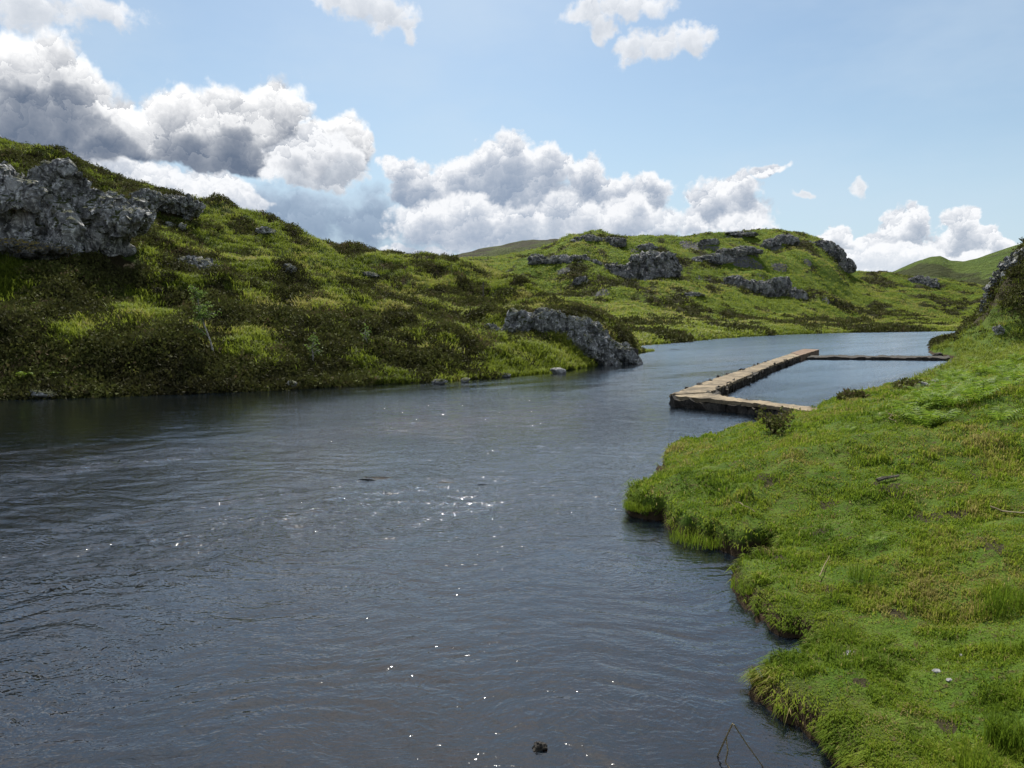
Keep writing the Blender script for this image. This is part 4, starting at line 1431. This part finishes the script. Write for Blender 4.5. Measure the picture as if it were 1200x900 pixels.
RG = 'taller grass tufts on the near bank'
for a, b, k, sp_, h_, tn, lab in [(1180, 872, 420, .13, .26, .25, 'tall dark green rush clump in the bottom right corner'), (1150, 905, 300, .13, .2, .45, 'tall grass clump at the bottom edge beside the rushes'), (1185, 712, 260, .2, .30, .25, 'rush clump at the right edge of the near bank'), (1160, 722, 90, .12, .26, .3, 'thin dark rushes left of the edge rush clump'), (750, 594, 600, .26, .16, .5, 'overhanging bright grass tussock at the tip of the bank'), (822, 632, 620, .42, .20, .45, 'long grass hanging over the undercut edge above the inlet'), (878, 688, 320, .2, .12, .45, 'grass tussock at the corner below the inlet'), (985, 745, 320, .16, .11, .3, 'green tussock beside the water notch'), (1020, 676, 320, .22, .13, .25, 'darker tussock in the middle of the near grass')]:
    blade_clump('grass_tussock', a, b, k, sp_, h_, .005, M_grass, lab, 'grass tussock', int(a * 3 + b), tn, RG)


# dead bent stalks in the water at the bottom
def stalk(name, pts_px, r_, label, mat=M_straw, cat='stalk', group=None):
    base = np.array((*on_plane(*pts_px[0][:2]), 0.0))
    bm = bmesh.new()
    pts = []
    for a, b, z_ in pts_px:
        x_, y_ = on_plane(a, b, z_)
        pts.append(Vector((x_ - base[0], y_ - base[1], z_)))
    tube_into(bm, pts, r_, r_ * .7, 6)
    o = bm_obj(name, bm, mat)
    o.location = base
    a = o.data.attributes.new('tint', 'FLOAT', 'POINT')
    a.data.foreach_set('value', np.full(len(o.data.vertices), .5, np.float32))
    return tag(o, label, cat, group)


stalk('bent_reed', [(840, 888, -.02), (849, 868, .14), (858.5, 848, .28), (860, 849, .28), (875, 872, .15), (898, 904, -.03)], .006, 'bent straw coloured reed stalk standing in the near water')
stalk('broken_reed', [(858, 905, -.02), (850, 893, .02), (853, 880, .10), (851, 865, .16)], .006, 'short broken reed stalk tangled under the bent one')
# dead wood lying on the bank
def lying(name, a, b, r_, label, mat, cat, bend=0.0):
    p, q = hit(*a), hit(*b)
    bm = bmesh.new()
    pts = []
    for f in np.linspace(0, 1, 7):
        w = p * (1 - f) + q * f
        zz = float(zB(np.array([w[0]]), np.array([w[1]]))[0])
        pts.append(Vector((w[0] - p[0] + bend * math.sin(f * 9), w[1] - p[1], zz - p[2] + .045)))
    tube_into(bm, pts, r_, r_ * .5, 6)
    o = bm_obj(name, bm, mat)
    o.location = p
    at = o.data.attributes.new('tint', 'FLOAT', 'POINT')
    at.data.foreach_set('value', np.full(len(o.data.vertices), .6, np.float32))
    return tag(o, label, cat)


lying('dead_branch', (1028, 567), (1052, 561), .03, 'short grey dead branch lying on the bank grass', M_wood, 'branch', .03)
lying('dead_root', (1041, 488), (1048, 498), .014, 'pale brown dead root on the grass below the pool corner', M_straw, 'branch', .05)
lying('dry_straw', (1160, 598), (1205, 606), .012, 'dry straw stem lying on the grass at the right edge', M_straw, 'stem')
lying('dry_stalk', (862, 592), (884, 604), .010, 'pale dry stalk on the grass near the bank tip', M_straw, 'stalk', .02)
lying('dry_straw', (960, 680), (972, 656), .006, 'single long straw leaning in the grass by the inlet', M_straw, 'straw')

# old post on the hillside
p = hit(566, 350)
bm = bmesh.new()
tube_into(bm, [(0, 0, -.2), (0.02, 0, .6), (.03, 0, 1.35)], .06, .05, 8)
po = bm_obj('wooden_post', bm, M_wood)
po.location = p
tag(po, 'old grey wooden post standing alone on the left hillside', 'post')

# ------------------------------------------------------------------ render settings
scene.cycles.use_denoising = True
scene.cycles.use_adaptive_sampling = True
scene.cycles.adaptive_threshold = 0.02
scene.cycles.max_bounces = 6
scene.cycles.diffuse_bounces = 2
scene.cycles.glossy_bounces = 3
scene.cycles.transmission_bounces = 3
scene.cycles.transparent_max_bounces = 6
scene.cycles.caustics_reflective = False
scene.cycles.caustics_refractive = False
scene.cycles.sample_clamp_indirect = 6
scene.cycles.sample_clamp_direct = 150
